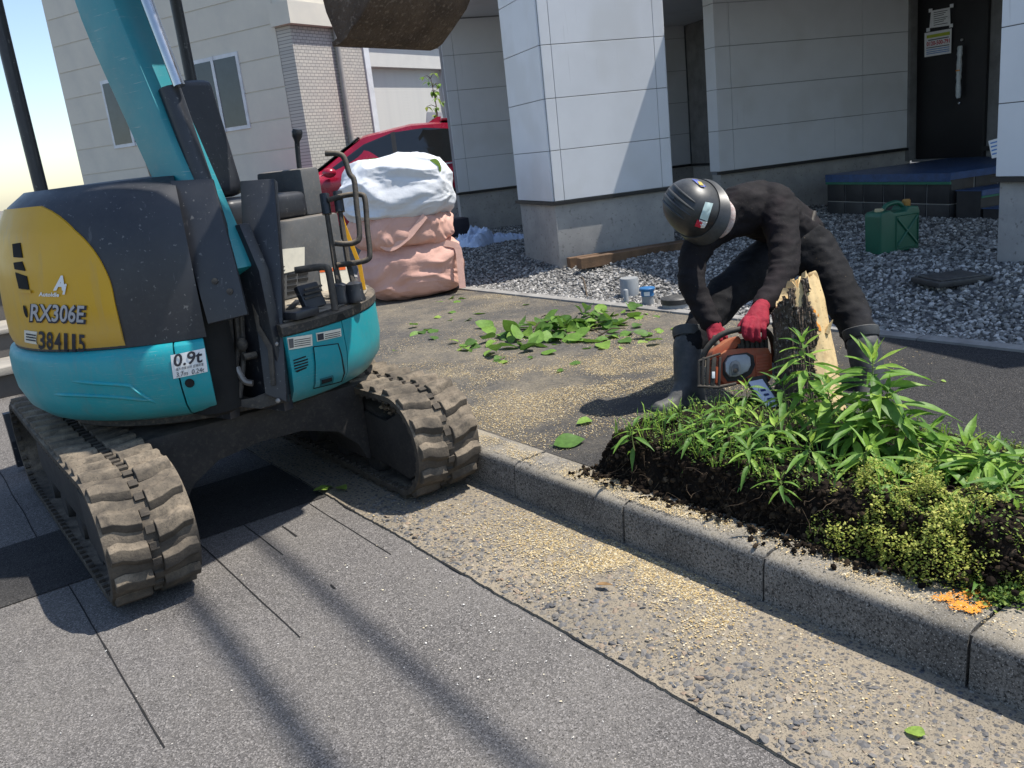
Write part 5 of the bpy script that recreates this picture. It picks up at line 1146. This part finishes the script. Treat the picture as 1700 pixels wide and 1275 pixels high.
# guide bar running down into the weeds
br = [(1241, 634, -.02), (1266, 629, -.02), (1316, 700, -.10), (1326, 718, -.12), (1318, 726, -.125), (1304, 724, -.12)]
bar = put('guide_bar', MB().prism([Q(*p) for p in br], CF*.005), m_bar, saw)
put('chain', MB().tube(bez([Q(1240, 635, -.018), Q(1272, 680, -.07), Q(1303, 725, -.12), Q(1318, 728, -.125), Q(1328, 717, -.12), Q(1316, 698, -.10), Q(1268, 629, -.02)], 5), .006, 6), m_drk, saw)
for t in range(5):
    u = .18+t*.09; qp('bar_print', [(1254+62*u-3, 632+80*u), (1254+62*u+5, 631+80*u), (1254+62*u+7, 634+80*u), (1254+62*u-1, 636+80*u)], -.02-.10*u-.004, .002, m_bblue, bar, 0)
qp('bar_clamp', [(1240, 628), (1272, 622), (1278, 632), (1246, 640)], -.02, .05, m_drk, None, .003)

# ================================================================== worker
m_shirt = M('black_work_shirt', (.010, .008, .0095), (.007, .006, .007), 8, .85, bump=.5, bscale=35, bdist=.006, spec=.25, specks=[((.16, .125, .085), 190, .73, .75), ((.020, .014, .016), 5, .5, .7)]); m_trous = M('black_trousers', (.007, .007, .009), (.005, .005, .006), 8, .85, bump=.5, bscale=30, bdist=.006, spec=.25, specks=[((.18, .14, .09), 170, .72, .74), ((.014, .014, .017), 6, .5, .7)])
m_boot = M('rubber_boot', (.030, .036, .042), (.020, .024, .028), 12, .6, dust=(.20, .18, .15), dustamt=.4, bump=.3, bscale=90); m_glove = M('crimson_glove', (.30, .008, .028), (.22, .006, .020), 22, .85, bump=.6, bscale=160, bdist=.003); m_skin = M('ruddy_skin', (.42, .20, .15), (.34, .14, .10), 30, .6)
m_stub = M('stubble', (.55, .47, .43), (.30, .13, .10), 90, .8, bump=.6, bscale=160); m_helm = M('black_helmet', (.020, .022, .024), (.028, .030, .032), 9, .42, dust=(.20, .20, .19), dustamt=.25)
def jj(*a): return [(J(x, y, d), r) for x, y, d, r in a]
boot1b = G(1140, 668, .17)
person = empty('person', G(1290, 640, .17), 'worker in black shirt, trousers, helmet and crimson gloves, bent over sawing a stump', 'person')
DB = 3.98
remesh([jj((1325, 396, 4.38, .07), (1268, 350, 4.19, .08), (1215, 350, 4.02, .05), (1185, 354, 3.95, .075)), jj((1292, 418, 4.35, .06), (1205, 489, 4.15, .045), (1147, 600, 4.0, .036), (1143, 655, 3.98, .035)), jj((1345, 416, 4.37, .06), (1395, 490, 4.215, .045), (1434, 590, 4.0, .036), (1446, 650, 3.97, .035)), jj((1200, 368, 4.04, .04), (1166, 396, 3.99, .04), (1150, 432, 3.96, .036), (1147, 467, 3.93, .034), (1180, 532, 3.87, .025)), jj((1285, 345, 4.06, .05), (1303, 447, 3.85, .036), (1266, 507, 3.75, .026))], .014, 'body', m_skin, person, 4)
remesh([jj((1325, 394, 4.37, .112), (1290, 366, 4.26, .120), (1255, 346, 4.14, .132), (1228, 346, 4.05, .108), (1212, 354, 4.0, .065)), jj((1262, 338, 4.16, .10), (1285, 338, 4.07, .092), (1292, 352, 4.02, .085), (1302, 405, 3.92, .066), (1302, 447, 3.85, .060), (1286, 480, 3.79, .050), (1268, 506, 3.745, .047)),
    jj((1235, 355, 4.06, .10), (1195, 372, 4.03, .085), (1168, 392, 3.99, .075), (1150, 430, 3.96, .060), (1147, 468, 3.93, .056), (1162, 502, 3.90, .048), (1180, 534, 3.87, .045)), jj((1330, 385, 4.42, .11), (1275, 345, 4.27, .115))], .011, 'shirt', m_shirt, person, 5, (.0070, 9, (1, 1, 2.4)))
remesh([jj((1327, 402, 4.37, .128), (1318, 415, 4.34, .130)), jj((1300, 415, 4.34, .118), (1250, 452, 4.25, .105), (1205, 488, 4.15, .092), (1170, 535, 4.06, .076), (1148, 575, 4.01, .066)), jj((1345, 412, 4.37, .118), (1372, 452, 4.30, .104), (1396, 490, 4.21, .092), (1417, 530, 4.10, .080), (1433, 575, 4.01, .068))], .011, 'trousers', m_trous, person, 5, (.0080, 8, (1, 1, 2.2)))
put('belt', MB().tube(bez([J(1352, 352, 4.31), J(1340, 392, 4.25), J(1322, 425, 4.24)], 5), .012, 8), m_drk, person, smooth=True)
def boot(top, ank, heel, ball, toe):
    o = remesh([jj((*top, .076), (lerp(top[0], ank[0], .5), lerp(top[1], ank[1], .5), lerp(top[2], ank[2], .5), .072), (*ank, .063)), jj((*heel, .046), (*ball, .045), (*toe, .037)), jj((*ank, .062), (*heel, .048)), jj((*ank, .060), (*ball, .042))], .009, 'boot', m_boot, person, 4, (.002, 25))
    tp_, ax_ = J(*top), (J(*top)-J(*ank)).normalized()
    put('boot_rim', MB().lathe([(.050, .030), (.076, .030), (.082, .050), (.083, .072), (.079, .076), (.072, .070), (.050, .060)], tp_-ax_*.0, ax_, 26), m_boot, o, smooth=True); return o
boot((1145, 572, 4.02), (1143, 640, 3.97), (1158, 669, 3.98), (1118, 674, 3.92), (1094, 680, 3.885)); boot((1433, 572, 4.01), (1446, 640, 3.97), (1452, 665, 4.0), (1440, 672, 3.90), (1434, 678, 3.85))
# gloves: palm, four fingers closed on the handle, thumb
GD = SWD-.035
def jq(*a): return [(J(x, y, GD+d), r) for x, y, d, r in a]
remesh([jq((1267, 506, .10, .032), (1258, 518, .055, .036), (1250, 530, .025, .034)), jq((1264, 516, .05, .03), (1266, 535, .01, .03)), jq((1240, 531, .0, .017), (1236, 543, -.030, .0125), (1236, 556, -.028, .0115), (1240, 562, -.004, .0105)), jq((1249, 531, -.002, .017), (1246, 545, -.035, .0125), (1247, 560, -.030, .0115), (1250, 565, -.004, .0105)), jq((1258, 532, -.002, .016), (1257, 546, -.034, .012), (1258, 561, -.028, .011), (1261, 565, -.002, .010)), jq((1267, 534, .0, .015), (1268, 546, -.026, .011), (1269, 558, -.020, .010), (1270, 561, .0, .009)), jq((1252, 520, .03, .02), (1236, 533, .02, .0145), (1228, 543, .012, .012), (1229, 551, .022, .010))], .0042, 'glove', m_glove, person, 3, (.0012, 60), 2)
remesh([jj((1180, 531, 3.872, .033), (1184, 541, 3.86, .036), (1187, 552, 3.85, .034)), jj((1179, 549, 3.84, .015), (1180, 562, 3.82, .012), (1186, 570, 3.84, .011)), jj((1186, 552, 3.835, .015), (1187, 565, 3.81, .012), (1193, 572, 3.83, .011)), jj((1193, 551, 3.84, .015), (1194, 563, 3.815, .012), (1199, 569, 3.84, .011)), jj((1199, 548, 3.85, .013), (1200, 557, 3.83, .011), (1203, 562, 3.85, .010)), jj((1189, 545, 3.86, .018), (1199, 553, 3.87, .013), (1205, 560, 3.87, .011))], .0042, 'glove', m_glove, person, 3, (.0012, 60), 2)
put('cuff', MB().tube([J(1273, 497, 3.765), J(1263, 512, 3.73)], [.050, .043], 16), m_glove if False else m_shirt, person, smooth=True)
# head and helmet
hu = (-CR*.74+CU*.16-CF*.58).normalized()                 # crown direction
hf = (CR*.62-CU*.62-CF*.40); hf = (hf-hu*hf.dot(hu)).normalized(); hs = hu.cross(hf)
HC_ = J(1156, 347, 3.90)
HS = 1.07
def hp_(f, s_, u): return HC_+(hf*f+hs*s_+hu*u)*HS
b = MB(); 
def headf(u, v):
    a = u*6.2832; ph = (v-.5)*math.pi; x, y, z = math.cos(a)*math.cos(ph), math.sin(a)*math.cos(ph), math.sin(ph)
    f_, s_, uu = x*.098, y*.078, -.035+z*.122
    if x > 0: nose = .024*math.exp(-(y/.16)**2-((z+.12)/.16)**2); chin = .012*math.exp(-(y/.35)**2-((z+.72)/.2)**2); brow = .006*math.exp(-((z-.16)/.1)**2-(abs(y)/.6)**2); eye = -.008*math.exp(-((abs(y)-.38)/.14)**2-((z-.02)/.09)**2); lips = .006*math.exp(-(y/.22)**2-((z+.48)/.06)**2); f_ += nose+chin+brow+eye+lips
    if abs(z) < .3 and abs(y) > .75 and abs(x) < .35: s_ += math.copysign(.018*(1-abs(z)/.3), y)
    return hp_(f_, s_, uu)
b.grid(headf, 60, 40, closeu=True); put('head', b, m_stub, person, smooth=True, sharp=180)
put('neck_towel', MB().tube(bez([hp_(-.05, -.075, -.12), hp_(.05, -.068, -.125), hp_(.085, .0, -.135), hp_(.05, .068, -.125), hp_(-.05, .075, -.12)], 6), .018, 10), M('white_towel', (.58, .52, .49), (.40, .28, .25), 60, .9, bump=.6, bscale=120), person, smooth=True)
hm = MB()
def shell(off):
    def fn(u, v):
        a = u*6.2832; ph = v*math.pi/2; c_, s_ = math.cos(ph)**.82, math.sin(ph)**.95; r = 1+off/.13
        return hp_(math.cos(a)*.142*c_*r, math.sin(a)*.118*c_*r, -.005+s_*.148*r)
    return fn
hm.grid(shell(0), 48, 20, closeu=True)
hl = put('helmet', hm, m_helm, person, smooth=True, sharp=180); hl.modifiers.new('t', 'SOLIDIFY').thickness = .006
bm_ = MB(); nr = 64
for i in range(nr):
    a = i/nr*6.2832; fr = max(0, math.cos(a)); ext = .010+.030*fr**2
    c_ = Vector((math.cos(a)*.142, math.sin(a)*.118)); n_ = Vector((math.cos(a)/.142, math.sin(a)/.118)).normalized()
    for o_, uu in ((-.004, .010), (.004, .012), (ext, -.016), (ext+.003, -.021), (ext-.002, -.024), (-.004, -.012)): bm_.v.append(hp_(c_.x+n_.x*o_, c_.y+n_.y*o_, uu))
for i in range(nr):
    for j in range(6): k2 = (i+1) % nr; bm_.f.append([i*6+j, i*6+(j+1) % 6, k2*6+(j+1) % 6, k2*6+j])
put('brim', bm_, m_helm, hl, smooth=True, sharp=50)
def onshell(f_, s_, off=0):     # point on the dome above (f, s)
    q = min(.97, math.hypot(f_/.142, s_/.118)); ph = math.acos(min(1, q**(1/.82))); return hp_(f_, s_, -.005+.148*math.sin(ph)**.95)+((hu*math.sin(ph)+(hf*f_+hs*s_).normalized()*math.cos(ph)) if q > .01 else hu)*off
for s_, wd in ((-.040, .006), (-.013, .007), (.013, .007), (.040, .006)):
    put('crown_ridge', MB().tube([onshell(lerp(-.085, .085 if abs(s_) > .02 else .10, i/16), s_, .001) for i in range(17)], [wd*(.3+.7*math.sin(math.pi*i/16)**.4) for i in range(17)], 8), m_helm, hl, smooth=True)
def hpatch(px4, mat, name, off=.006, n_=8):
    def fn(u, v):
        X = lerp(lerp(px4[3][0], px4[2][0], u), lerp(px4[0][0], px4[1][0], u), v); Y = lerp(lerp(px4[3][1], px4[2][1], u), lerp(px4[0][1], px4[1][1], u), v); d = ray(X, Y)
        # march to the dome
        t = 3.6
        for _ in range(80):
            p = CAMP+d*t-HC_; q = math.sqrt((p.dot(hf)/.152)**2+(p.dot(hs)/.126)**2+(max(0, p.dot(hu)+.005)/.158)**2)
            if q < 1.05: break
            t += .005
        return CAMP+d*t-CF*off
    return put(name, MB().grid(fn, n_, n_), mat, hl, smooth=True)
hpatch([(1170.5, 335.5), (1183.5, 338), (1174, 368), (1161, 363)], M('mint_label', (.50, .62, .60), (.42, .54, .52), 30, .5), 'label_sticker'); hpatch([(1157, 365), (1166, 369), (1162, 379), (1152.5, 376)], m_red, 'red_label', .007); hpatch([(1160, 365), (1174, 369), (1169, 379), (1163, 379)], m_wht, 'label_edge', .006)
hpatch([(1148, 297.5), (1158, 299), (1173, 311), (1163, 310)], M('badge_blue', (.10, .13, .40), rough=.4), 'badge', .006); hpatch([(1157, 301), (1164, 303), (1168, 309), (1161, 308)], M('badge_yellow', (.62, .50, .12), rough=.4), 'badge', .008)
# ================================================================== weeds on the bed
LF = []
for L_, W_, dr_, r_ in ((.145, .027, .22, .35), (.155, .030, .35, .5), (.14, .026, .10, .65), (.15, .028, .50, .22), (.135, .025, .25, .8), (.12, .023, .05, 1.0), (.145, .028, .6, .42)): LF.append(leaf_mesh('leaf', L_, W_, m_leaf, .35, dr_, rnd=r_, wob=.012))
def weed(top, base, nl, size, label, lean=.0, lo=.22, name='weed_plant', cat='plant', group='weeds growing on the lifted bed', bz=.31):
    b0 = G(*base, bz); tp_ = V(*top, b0)
    o = empty(name, b0, label, cat, group); mid_ = b0.lerp(tp_, .5)+Vector((random.uniform(-.02, .02), random.uniform(-.02, .02), lean)); st_ = bez([b0-Vector((0, 0, .02)), mid_, tp_], 8)
    put('stem', MB().tube(st_, [.0042*size*(1-.6*i/(len(st_)-1)) for i in range(len(st_))], 6), m_stem, o, smooth=True)
    a = random.uniform(0, 6.28); m_ = len(st_)-1
    for i in range(nl):
        t = lerp(lo, 1.0, (i/(nl-1))**.8); q = t*m_; k_ = min(int(q), m_-1); p = st_[k_].lerp(st_[k_+1], q-k_); a += 2.4+random.uniform(-.25, .25)
        el = lerp(-.55, .15, t)+random.gauss(0, .18) if t < .86 else lerp(.35, 1.15, (t-.86)/.14)+random.gauss(0, .12)
        sz = size*(lerp(.75, 1.12, min(1, t*1.6)) if t < .82 else lerp(1.05, .55, (t-.82)/.18))*random.uniform(.85, 1.15)
        me = random.choice(LF[:5] if t < .8 else LF[2:6]); roll = random.gauss(0, .25)
        inst('leaf', me, Matrix.Translation(p) @ Matrix.Rotation(a, 4, 'Z') @ Matrix.Rotation(-el, 4, 'Y') @ Matrix.Rotation(roll, 4, 'X') @ Matrix.Scale(sz, 4), o)
    return o
W = [((1330, 566), (1348, 725), 38, .9, 'tall weed with a pale green shoot tip rising in front of the stump'), ((1449, 596), (1470, 755), 46, 1.15, 'tallest leafy weed with upright tip beside the rubber boot'), ((1374, 648), (1395, 745), 28, 1.0, 'leafy weed right of the pale stump wood, drooping long leaves'),
     ((1472, 655), (1500, 760), 32, 1.1, 'bushy weed leaning against the tallest weed'), ((1405, 708), (1420, 765), 24, .95, 'spreading weed over the dark soil face below the stump'), ((1430, 685), (1445, 760), 26, 1.0, 'dense dark weed under the tallest weed'), ((1500, 700), (1510, 765), 24, 1.0, 'short weed in front of the bent weeds'),
     ((1540, 716), (1525, 770), 20, 1.0, 'weed bent over sideways behind the yellow ground cover'), ((1604, 742), (1570, 785), 20, 1.05, 'weed lying over toward the black asphalt, long flat leaves'), ((1672, 808), (1650, 825), 20, 1.05, 'broad light green weed leaning out over the bed end'), ((1690, 765), (1665, 800), 16, .95, 'weed at the far corner of the bed by the black asphalt'),
     ((1300, 640), (1312, 730), 22, .8, 'weed beside the chainsaw bar in front of the bark'), ((1262, 700), (1270, 755), 16, .7, 'dark green weed under the chainsaw body'), ((1290, 705), (1300, 765), 20, .75, 'weed at the tip of the chainsaw bar'), ((1345, 735), (1352, 785), 18, .75, 'weed on the edge of the soil face below the stump'),
     ((1574, 832), (1566, 850), 12, .6, 'small rosette weed standing in the yellow ground cover'), ((1486, 792), (1480, 815), 14, .75, 'low weed with hanging leaves above the yellow ground cover'), ((1632, 760), (1608, 795), 18, 1.0, 'weed with arching leaves beside the flattened weed at the bed end'), ((1655, 755), (1635, 795), 18, 1.0, 'upright weed behind the leaning weed at the bed end'), ((1690, 850), (1672, 865), 14, .9, 'pale weed drooping over the soil at the bed end'), ((1560, 760), (1548, 800), 18, .9, 'weed rising out of the back of the yellow ground cover'), ((1440, 745), (1445, 800), 18, .85, 'drooping weed over the green end of the ground cover'), ((1240, 640), (1243, 695), 20, .55, 'narrow grassy weed behind the chainsaw bar')]
for tp_, bs, nl, sz, lb_ in W: weed(tp_, bs, nl, sz, lb_)
S_ = [((1050, 712), (1053, 740), 12, .62, 'small grey green rosette weed at the end of the bed'), ((1090, 690), (1092, 712), 11, .5, 'small weed at the toe of the rubber boot'), ((1128, 680), (1130, 715), 14, .55, 'small dark weed in front of the boot ankle'), ((1165, 690), (1168, 745), 18, .62, 'bright yellow green weed standing on the soil edge'), ((1150, 710), (1152, 752), 16, .58, 'bright narrow leaved weed beside the grey stones'), ((1205, 710), (1208, 758), 16, .62, 'pointed weed with yellow flower spike on the soil edge'), ((1190, 680), (1192, 728), 16, .6, 'dark grassy weed behind the bright weeds'), ((1228, 690), (1230, 745), 18, .7, 'weed below the chainsaw guard'), ((1240, 745), (1242, 785), 14, .65, 'weed overhanging the dark soil'), ((1296, 796), (1297, 812), 12, .45, 'tiny weed clinging to the soil face'), ((1622, 962), (1622, 976), 8, .32, 'tiny green seedling by the orange paint on the kerb'), ((1215, 672), (1218, 720), 18, .6, 'tuft of dark narrow leaves by the saw chain')]
for tp_, bs, nl, sz, lb_ in S_: weed(tp_, bs, nl, sz, lb_, lo=.1, bz=.315 if bs[1] < 900 else .17)
# yellow ground cover and low green carpet
def tufts(name, N_, pick, mat, lo, hi, label, size=(.0035, .0075)):
    V_, F_, A_ = [], [], []
    for _ in range(N_):
        p, h_ = pick(); p = Vector(p)+Vector((0, 0, h_)); a = random.uniform(0, 6.28); el = random.gauss(.3, .5); L_ = random.uniform(*size); d = Vector((math.cos(a)*math.cos(el), math.sin(a)*math.cos(el), math.sin(el))); s_ = Vector((-math.sin(a), math.cos(a), random.uniform(-.4, .4)))*L_*.42
        n0 = len(V_); V_ += [p, p+d*L_*.5+s_, p+d*L_*1.1, p+d*L_*.5-s_]; F_.append([n0, n0+1, n0+2, n0+3]); A_ += [random.uniform(lo, hi)]*4
    return tag(put(name, (V_, F_), mat, None, kind='stuff', rnd=A_), label, 'ground cover')
m_gc = Mattr('ground_cover_leaf', [(0, (.05, .105, .025)), (.35, (.14, .24, .035)), (.65, (.34, .40, .07)), (1, (.62, .60, .15))], .6, 0, 60, .3, .3)
def pick_y():
    while True:
        a, b_ = random.uniform(0, 6.2832), random.random()**.5; dx, dy = math.cos(a)*b_, math.sin(a)*b_; zz = math.sqrt(max(0, 1-b_*b_)); n_ = noise.noise(Vector((dx*3.2, dy*4, 2)))+.6*noise.noise(Vector((dx*9, dy*11, 5)))
        if n_ < -.40: continue
        lay = random.random()**1.6*.05; x = 2.235+dx*(.215+.06*n_); y = 1.20+dy*(.36+.07*n_)
        if y < .95 and x < 2.12: continue
        return (x, y, .175+zz*(.175+.10*n_)-lay+(0 if dx > -.75 else -.02*random.random())), random.gauss(0, .006)
tufts('yellow_ground_cover', 24000, pick_y, m_gc, .45, 1, 'low yellow green creeping plants spilling over the near soil edge', (.005, .011))
def pick_g():
    while True:
        u, v = random.uniform(.33, .97), random.uniform(.04, .88); p = bed(u, v)
        if noise.noise(Vector((p[0]*5, p[1]*5, 1))) > -.30: return p, abs(random.gauss(0, .016))
tufts('green_ground_cover', 8000, pick_g, m_gc, .05, .62, 'thin carpet of dark green seedlings on top of the lifted bed', (.004, .012))
def pick_e(): p = G(random.gauss(1672, 26), random.gauss(990, 9), .172); return p, abs(random.gauss(0, .012))
tufts('grass_tuft', 700, pick_e, m_gc, .1, .55, 'small patch of green grass on the pavement past the bed end', (.006, .014))
gv_, gf_, ga_ = [], [], []
for _ in range(1500):
    u = random.uniform(.36, .9); k = random.uniform(1.55, 2.38) if random.random() < .75 else random.uniform(.9, 1.6); q = Vector(bed(u, (k-.72)/1.88)); a = random.uniform(0, 6.28); L_ = random.uniform(.03, .10); d = Vector((math.cos(a), math.sin(a), 0)); s_ = Vector((-d.y, d.x, 0))*random.uniform(.0012, .0028); ln = random.uniform(.2, .8)
    if noise.noise(q*6) < -.1: continue
    n0 = len(gv_); gv_ += [q-s_, q+s_, q+d*L_*ln*.45+Vector((0, 0, L_*.6))+s_*.8, q+d*L_*ln*.45+Vector((0, 0, L_*.6))-s_*.8, q+d*L_*ln+Vector((0, 0, L_*(.95-.5*ln)))]; gf_ += [[n0, n0+1, n0+2, n0+3], [n0+3, n0+2, n0+4]]; ga_ += [random.choice((random.uniform(.1, .6), random.uniform(.5, 1)))]*5
tag(put('grass', (gv_, gf_), m_leaf, None, kind='stuff', rnd=ga_), 'thin grass blades growing between the weeds on the bed', 'grass')
# grey stones on the bed
for i, (px, py, sx, sy, sz) in enumerate(((1098, 716, .060, .028, .022), (1120, 708, .034, .028, .022), (1112, 727, .030, .022, .016))):
    b = MB().ico((0, 0, 0), 1, 3); c_ = G(px, py, .30); rot = Matrix.Rotation(.5-.3*i, 3, 'Z')
    put_ = put('stone', ([c_+rot @ Vector((v.x*sx*(1+.3*noise.noise(v*1.5+Vector((i, 0, 0)))), v.y*sy*(1+.3*noise.noise(v*1.7)), v.z*sz*(1+.3*noise.noise(v*2)))) for v in b.v], b.f), M('grey_fieldstone', (.24, .22, .20), (.15, .14, .13), 20, .9, bump=.5, bscale=70), None, smooth=True, sharp=40)
    tag(put_, ('long grey stone lying at the end of the bed', 'rounded grey stone touching the long stone', 'smallest grey stone in front of the long stone')[i], 'stone', 'grey stones on the bed')

# ================================================================== cut leaves on the pavement
LBm = []
for L_, W_, fo, dr_, r_ in ((.15, .095, .10, .15, .25), (.14, .085, .25, .30, .45), (.16, .10, .05, -.1, .60), (.13, .085, .30, .10, .10), (.14, .09, .15, .4, .80), (.12, .08, .2, .2, .95)): LBm.append(leaf_mesh('leaf', L_, W_, m_broad, fo, dr_, rnd=r_, wob=.02))
lp = empty('leaf_pile', G(925, 560, .166), 'heap of freshly cut broad green leaves on the pavement', 'leaves')
for i in range(150):
    r_ = random.random(); px = random.gauss(905, 52) if i < 80 else random.gauss(985, 38); px = min(1050, max(825, px)); cx = (px-825)/225; py = lerp(570, 532, cx)+random.gauss(0, 12); p = G(px, py, .168); hgt = .09*math.exp(-((px-915)/80)**2-((py-lerp(570, 532, cx))/9)**2)*random.random()**1.2
    inst('leaf', random.choice(LBm[:5]), Matrix.Translation(p+Vector((0, 0, .006+hgt))) @ Matrix.Rotation(random.uniform(0, 6.28), 4, 'Z') @ Matrix.Rotation(random.gauss(0, .35)-.15, 4, 'Y') @ Matrix.Rotation(random.gauss(0, .45), 4, 'X') @ Matrix.Scale(random.uniform(.7, 1.1), 4), lp)
for i in range(9):
    p = G(random.gauss(930, 45), random.gauss(548, 10), .168); a = random.uniform(0, 6.28); d = Vector((math.cos(a), math.sin(a), random.uniform(0, .25)))*.18; put('twig', MB().tube([p+Vector((0, 0, .01)), p+d*.5+Vector((0, 0, .03)), p+d], [.006, .005, .003], 6), m_twig, lp)
def leaf_at(px, py, mi, sc_, label, group=None, z=.166, tilt=0, name='fallen_leaf', me=None):
    p = G(px, py, z); o = inst(name, me or LBm[mi], Matrix.Translation(p+Vector((0, 0, .006))) @ Matrix.Rotation(random.uniform(0, 6.28), 4, 'Z') @ Matrix.Rotation(tilt+random.gauss(0, .1), 4, 'Y') @ Matrix.Rotation(random.gauss(0, .2), 4, 'X') @ Matrix.Scale(sc_, 4))
    return tag(o, label, 'leaf', group)
gl = 'loose leaves on the pavement'
for px, py in ((771, 578), (792, 574), (833, 592), (846, 600), (718, 529), (752, 532), (742, 520), (690, 628), (652, 584), (967, 602), (984, 579), (1006, 581), (1031, 577), (1126, 545), (1040, 520), (785, 530), (868, 508), (880, 560), (1100, 548), (940, 616), (810, 520)): leaf_at(px, py, random.choice((0, 1, 4, 5, 2)), random.uniform(.5, .8), 'loose green leaf lying flat on the sawdust strewn pavement', gl)
for (cx, cy, n_, lb_) in ((705, 546, 7, 'small bunch of leaves on the pavement by the excavator track'), (1072, 562, 9, 'small bunch of leaves on sawdust beside the rubber boot'), (775, 576, 8, 'small bright bunch of leaves between the track and the leaf heap'), (735, 497, 4, 'small bunch of leaves at the foot of the pink bag'), (1068, 520, 5, 'small bunch of leaves by the capped pipes')):
    o = empty('leaf_bunch', G(cx, cy, .166), lb_, 'leaves', 'small bunches of cut leaves')
    for i in range(n_): inst('leaf', random.choice(LBm), Matrix.Translation(G(cx+random.gauss(0, 13), cy+random.gauss(0, 5), .171+.004*i*random.random())) @ Matrix.Rotation(random.uniform(0, 6.28), 4, 'Z') @ Matrix.Rotation(random.gauss(-.1, .3), 4, 'Y') @ Matrix.Rotation(random.gauss(0, .3), 4, 'X') @ Matrix.Scale(random.uniform(.6, .9), 4), o)
o = leaf_at(942, 730, 0, 1.0, 'large folded green leaf lying beside the kerb top'); o.matrix_basis = Matrix.Translation(G(912, 741, .176)) @ Matrix.Rotation(-YAW+.12, 4, 'Z') @ Matrix.Rotation(-.18, 4, 'Y') @ Matrix.Rotation(.3, 4, 'X') @ Matrix.Scale(1.05, 4)
leaf_at(985, 700, 4, .6, 'pale green leaf standing on edge on the black pavement', tilt=-.4)
o = empty('leaf_bunch', G(542, 815, .01), 'three bright green leaves on the road between the excavator tracks', 'leaves', 'small bunches of cut leaves')
for i, (px, py) in enumerate(((530, 816), (548, 812), (560, 808))): inst('leaf', LBm[5 if i else 4], Matrix.Translation(G(px, py, .02)) @ Matrix.Rotation(i*2.2+.4, 4, 'Z') @ Matrix.Rotation(-.25, 4, 'Y') @ Matrix.Scale(.62, 4), o)
leaf_at(1541, 1225, 5, .42, 'torn yellow green leaf lying on the pebbled gutter', z=.014)
m_brown = Mattr('dead_leaf', [(0, (.30, .17, .07)), (1, (.40, .25, .11))], .8); leaf_at(985, 972, 0, 1, 'curled dry brown leaf lying in the sawdust on the gutter', z=.016, me=leaf_mesh('leaf', .075, .022, m_brown, .5, -.1))
leaf_at(1560, 633, 5, .25, 'tiny pale leaf lying alone on the black asphalt')
# ================================================================== sawdust and chips
def scatter(N_, blobs, z, thr, sc_, mn=.0, zf=None):
    out = []
    while len(out) < N_:
        bx, by, sx, sy = random.choices(blobs, [b[4] for b in blobs])[0][:4]; x, y = random.gauss(bx, sx), random.gauss(by, sy)
        if noise.noise(Vector((x*sc_, y*sc_, 3)))+.5*noise.noise(Vector((x*sc_*2.7, y*sc_*2.7, 8))) < thr+random.gauss(0, .18): continue
        q = z(x, y)
        if q is not None: out.append((x, y, q))
    return np.array(out)
def zw(x, y):
    if 2.08 < x < 4.40 and y > 2.1: return walkz(x, y)+.003 if not (x < 3.1 and y < 2.55) else None
    return None
def zg(x, y): return .014 if 1.40 < x < 1.885 else None
def zk(x, y): return .172 if 1.93 < x < 2.04 else None
def zr(x, y): return .0045 if x < 1.37 else None
def gp(px, py, z=.166): p = G(px, py, z); return p.x, p.y
bw_ = [(*gp(1000, 640), .42, .42, 3.0), (*gp(1075, 610), .3, .35, 2.2), (*gp(1090, 545), .35, .4, 1.5), (*gp(850, 640), .5, .5, 2.6), (*gp(760, 640), .4, .55, 1.5), (*gp(800, 580), .55, .6, 1.4), (*gp(845, 495), .25, .35, 1.3), (*gp(700, 560), .5, .7, .8), (*gp(830, 715), .25, .3, .8), (3.2, 3.6, .9, 1.2, 1.2)]
P = scatter(64000, bw_, zw, -.02, 2.6); flakes('sawdust', P, .0011+.0026*rng.random(len(P))**2.2, m_sawdust, 'pale sawdust and wood shavings strewn over the pavement', 'sawdust')
P = scatter(13000, [(1.76, 1.95, .11, .30, 3), (1.68, 2.4, .15, .40, .8), (1.72, 1.4, .14, .4, .35)], zg, -.05, 3.5); flakes('sawdust', P, .0012+.0028*rng.random(len(P))**1.6, m_sawdust, 'yellow sawdust drifted over the pebbled gutter below the kerb', 'sawdust')
P = scatter(7000, [(1.96, 2.0, .03, .35, 1.3), (1.99, 2.9, .06, .35, 1.2), (1.97, 1.3, .05, .4, .6)], zk, -.15, 4); flakes('sawdust', P, .0010+.0022*rng.random(len(P))**1.5, m_sawdust, 'yellow sawdust lying along the top of the kerb', 'sawdust')
P = scatter(450, [(1.2, 2.3, .16, .5, 2), (.8, 2.1, .5, .7, 1)], zr, -.3, 3); flakes('wood_chips', P, .0011+.0026*rng.random(len(P))**3, m_chip, 'sparse pale wood chips and grit on the asphalt road', 'wood chips')
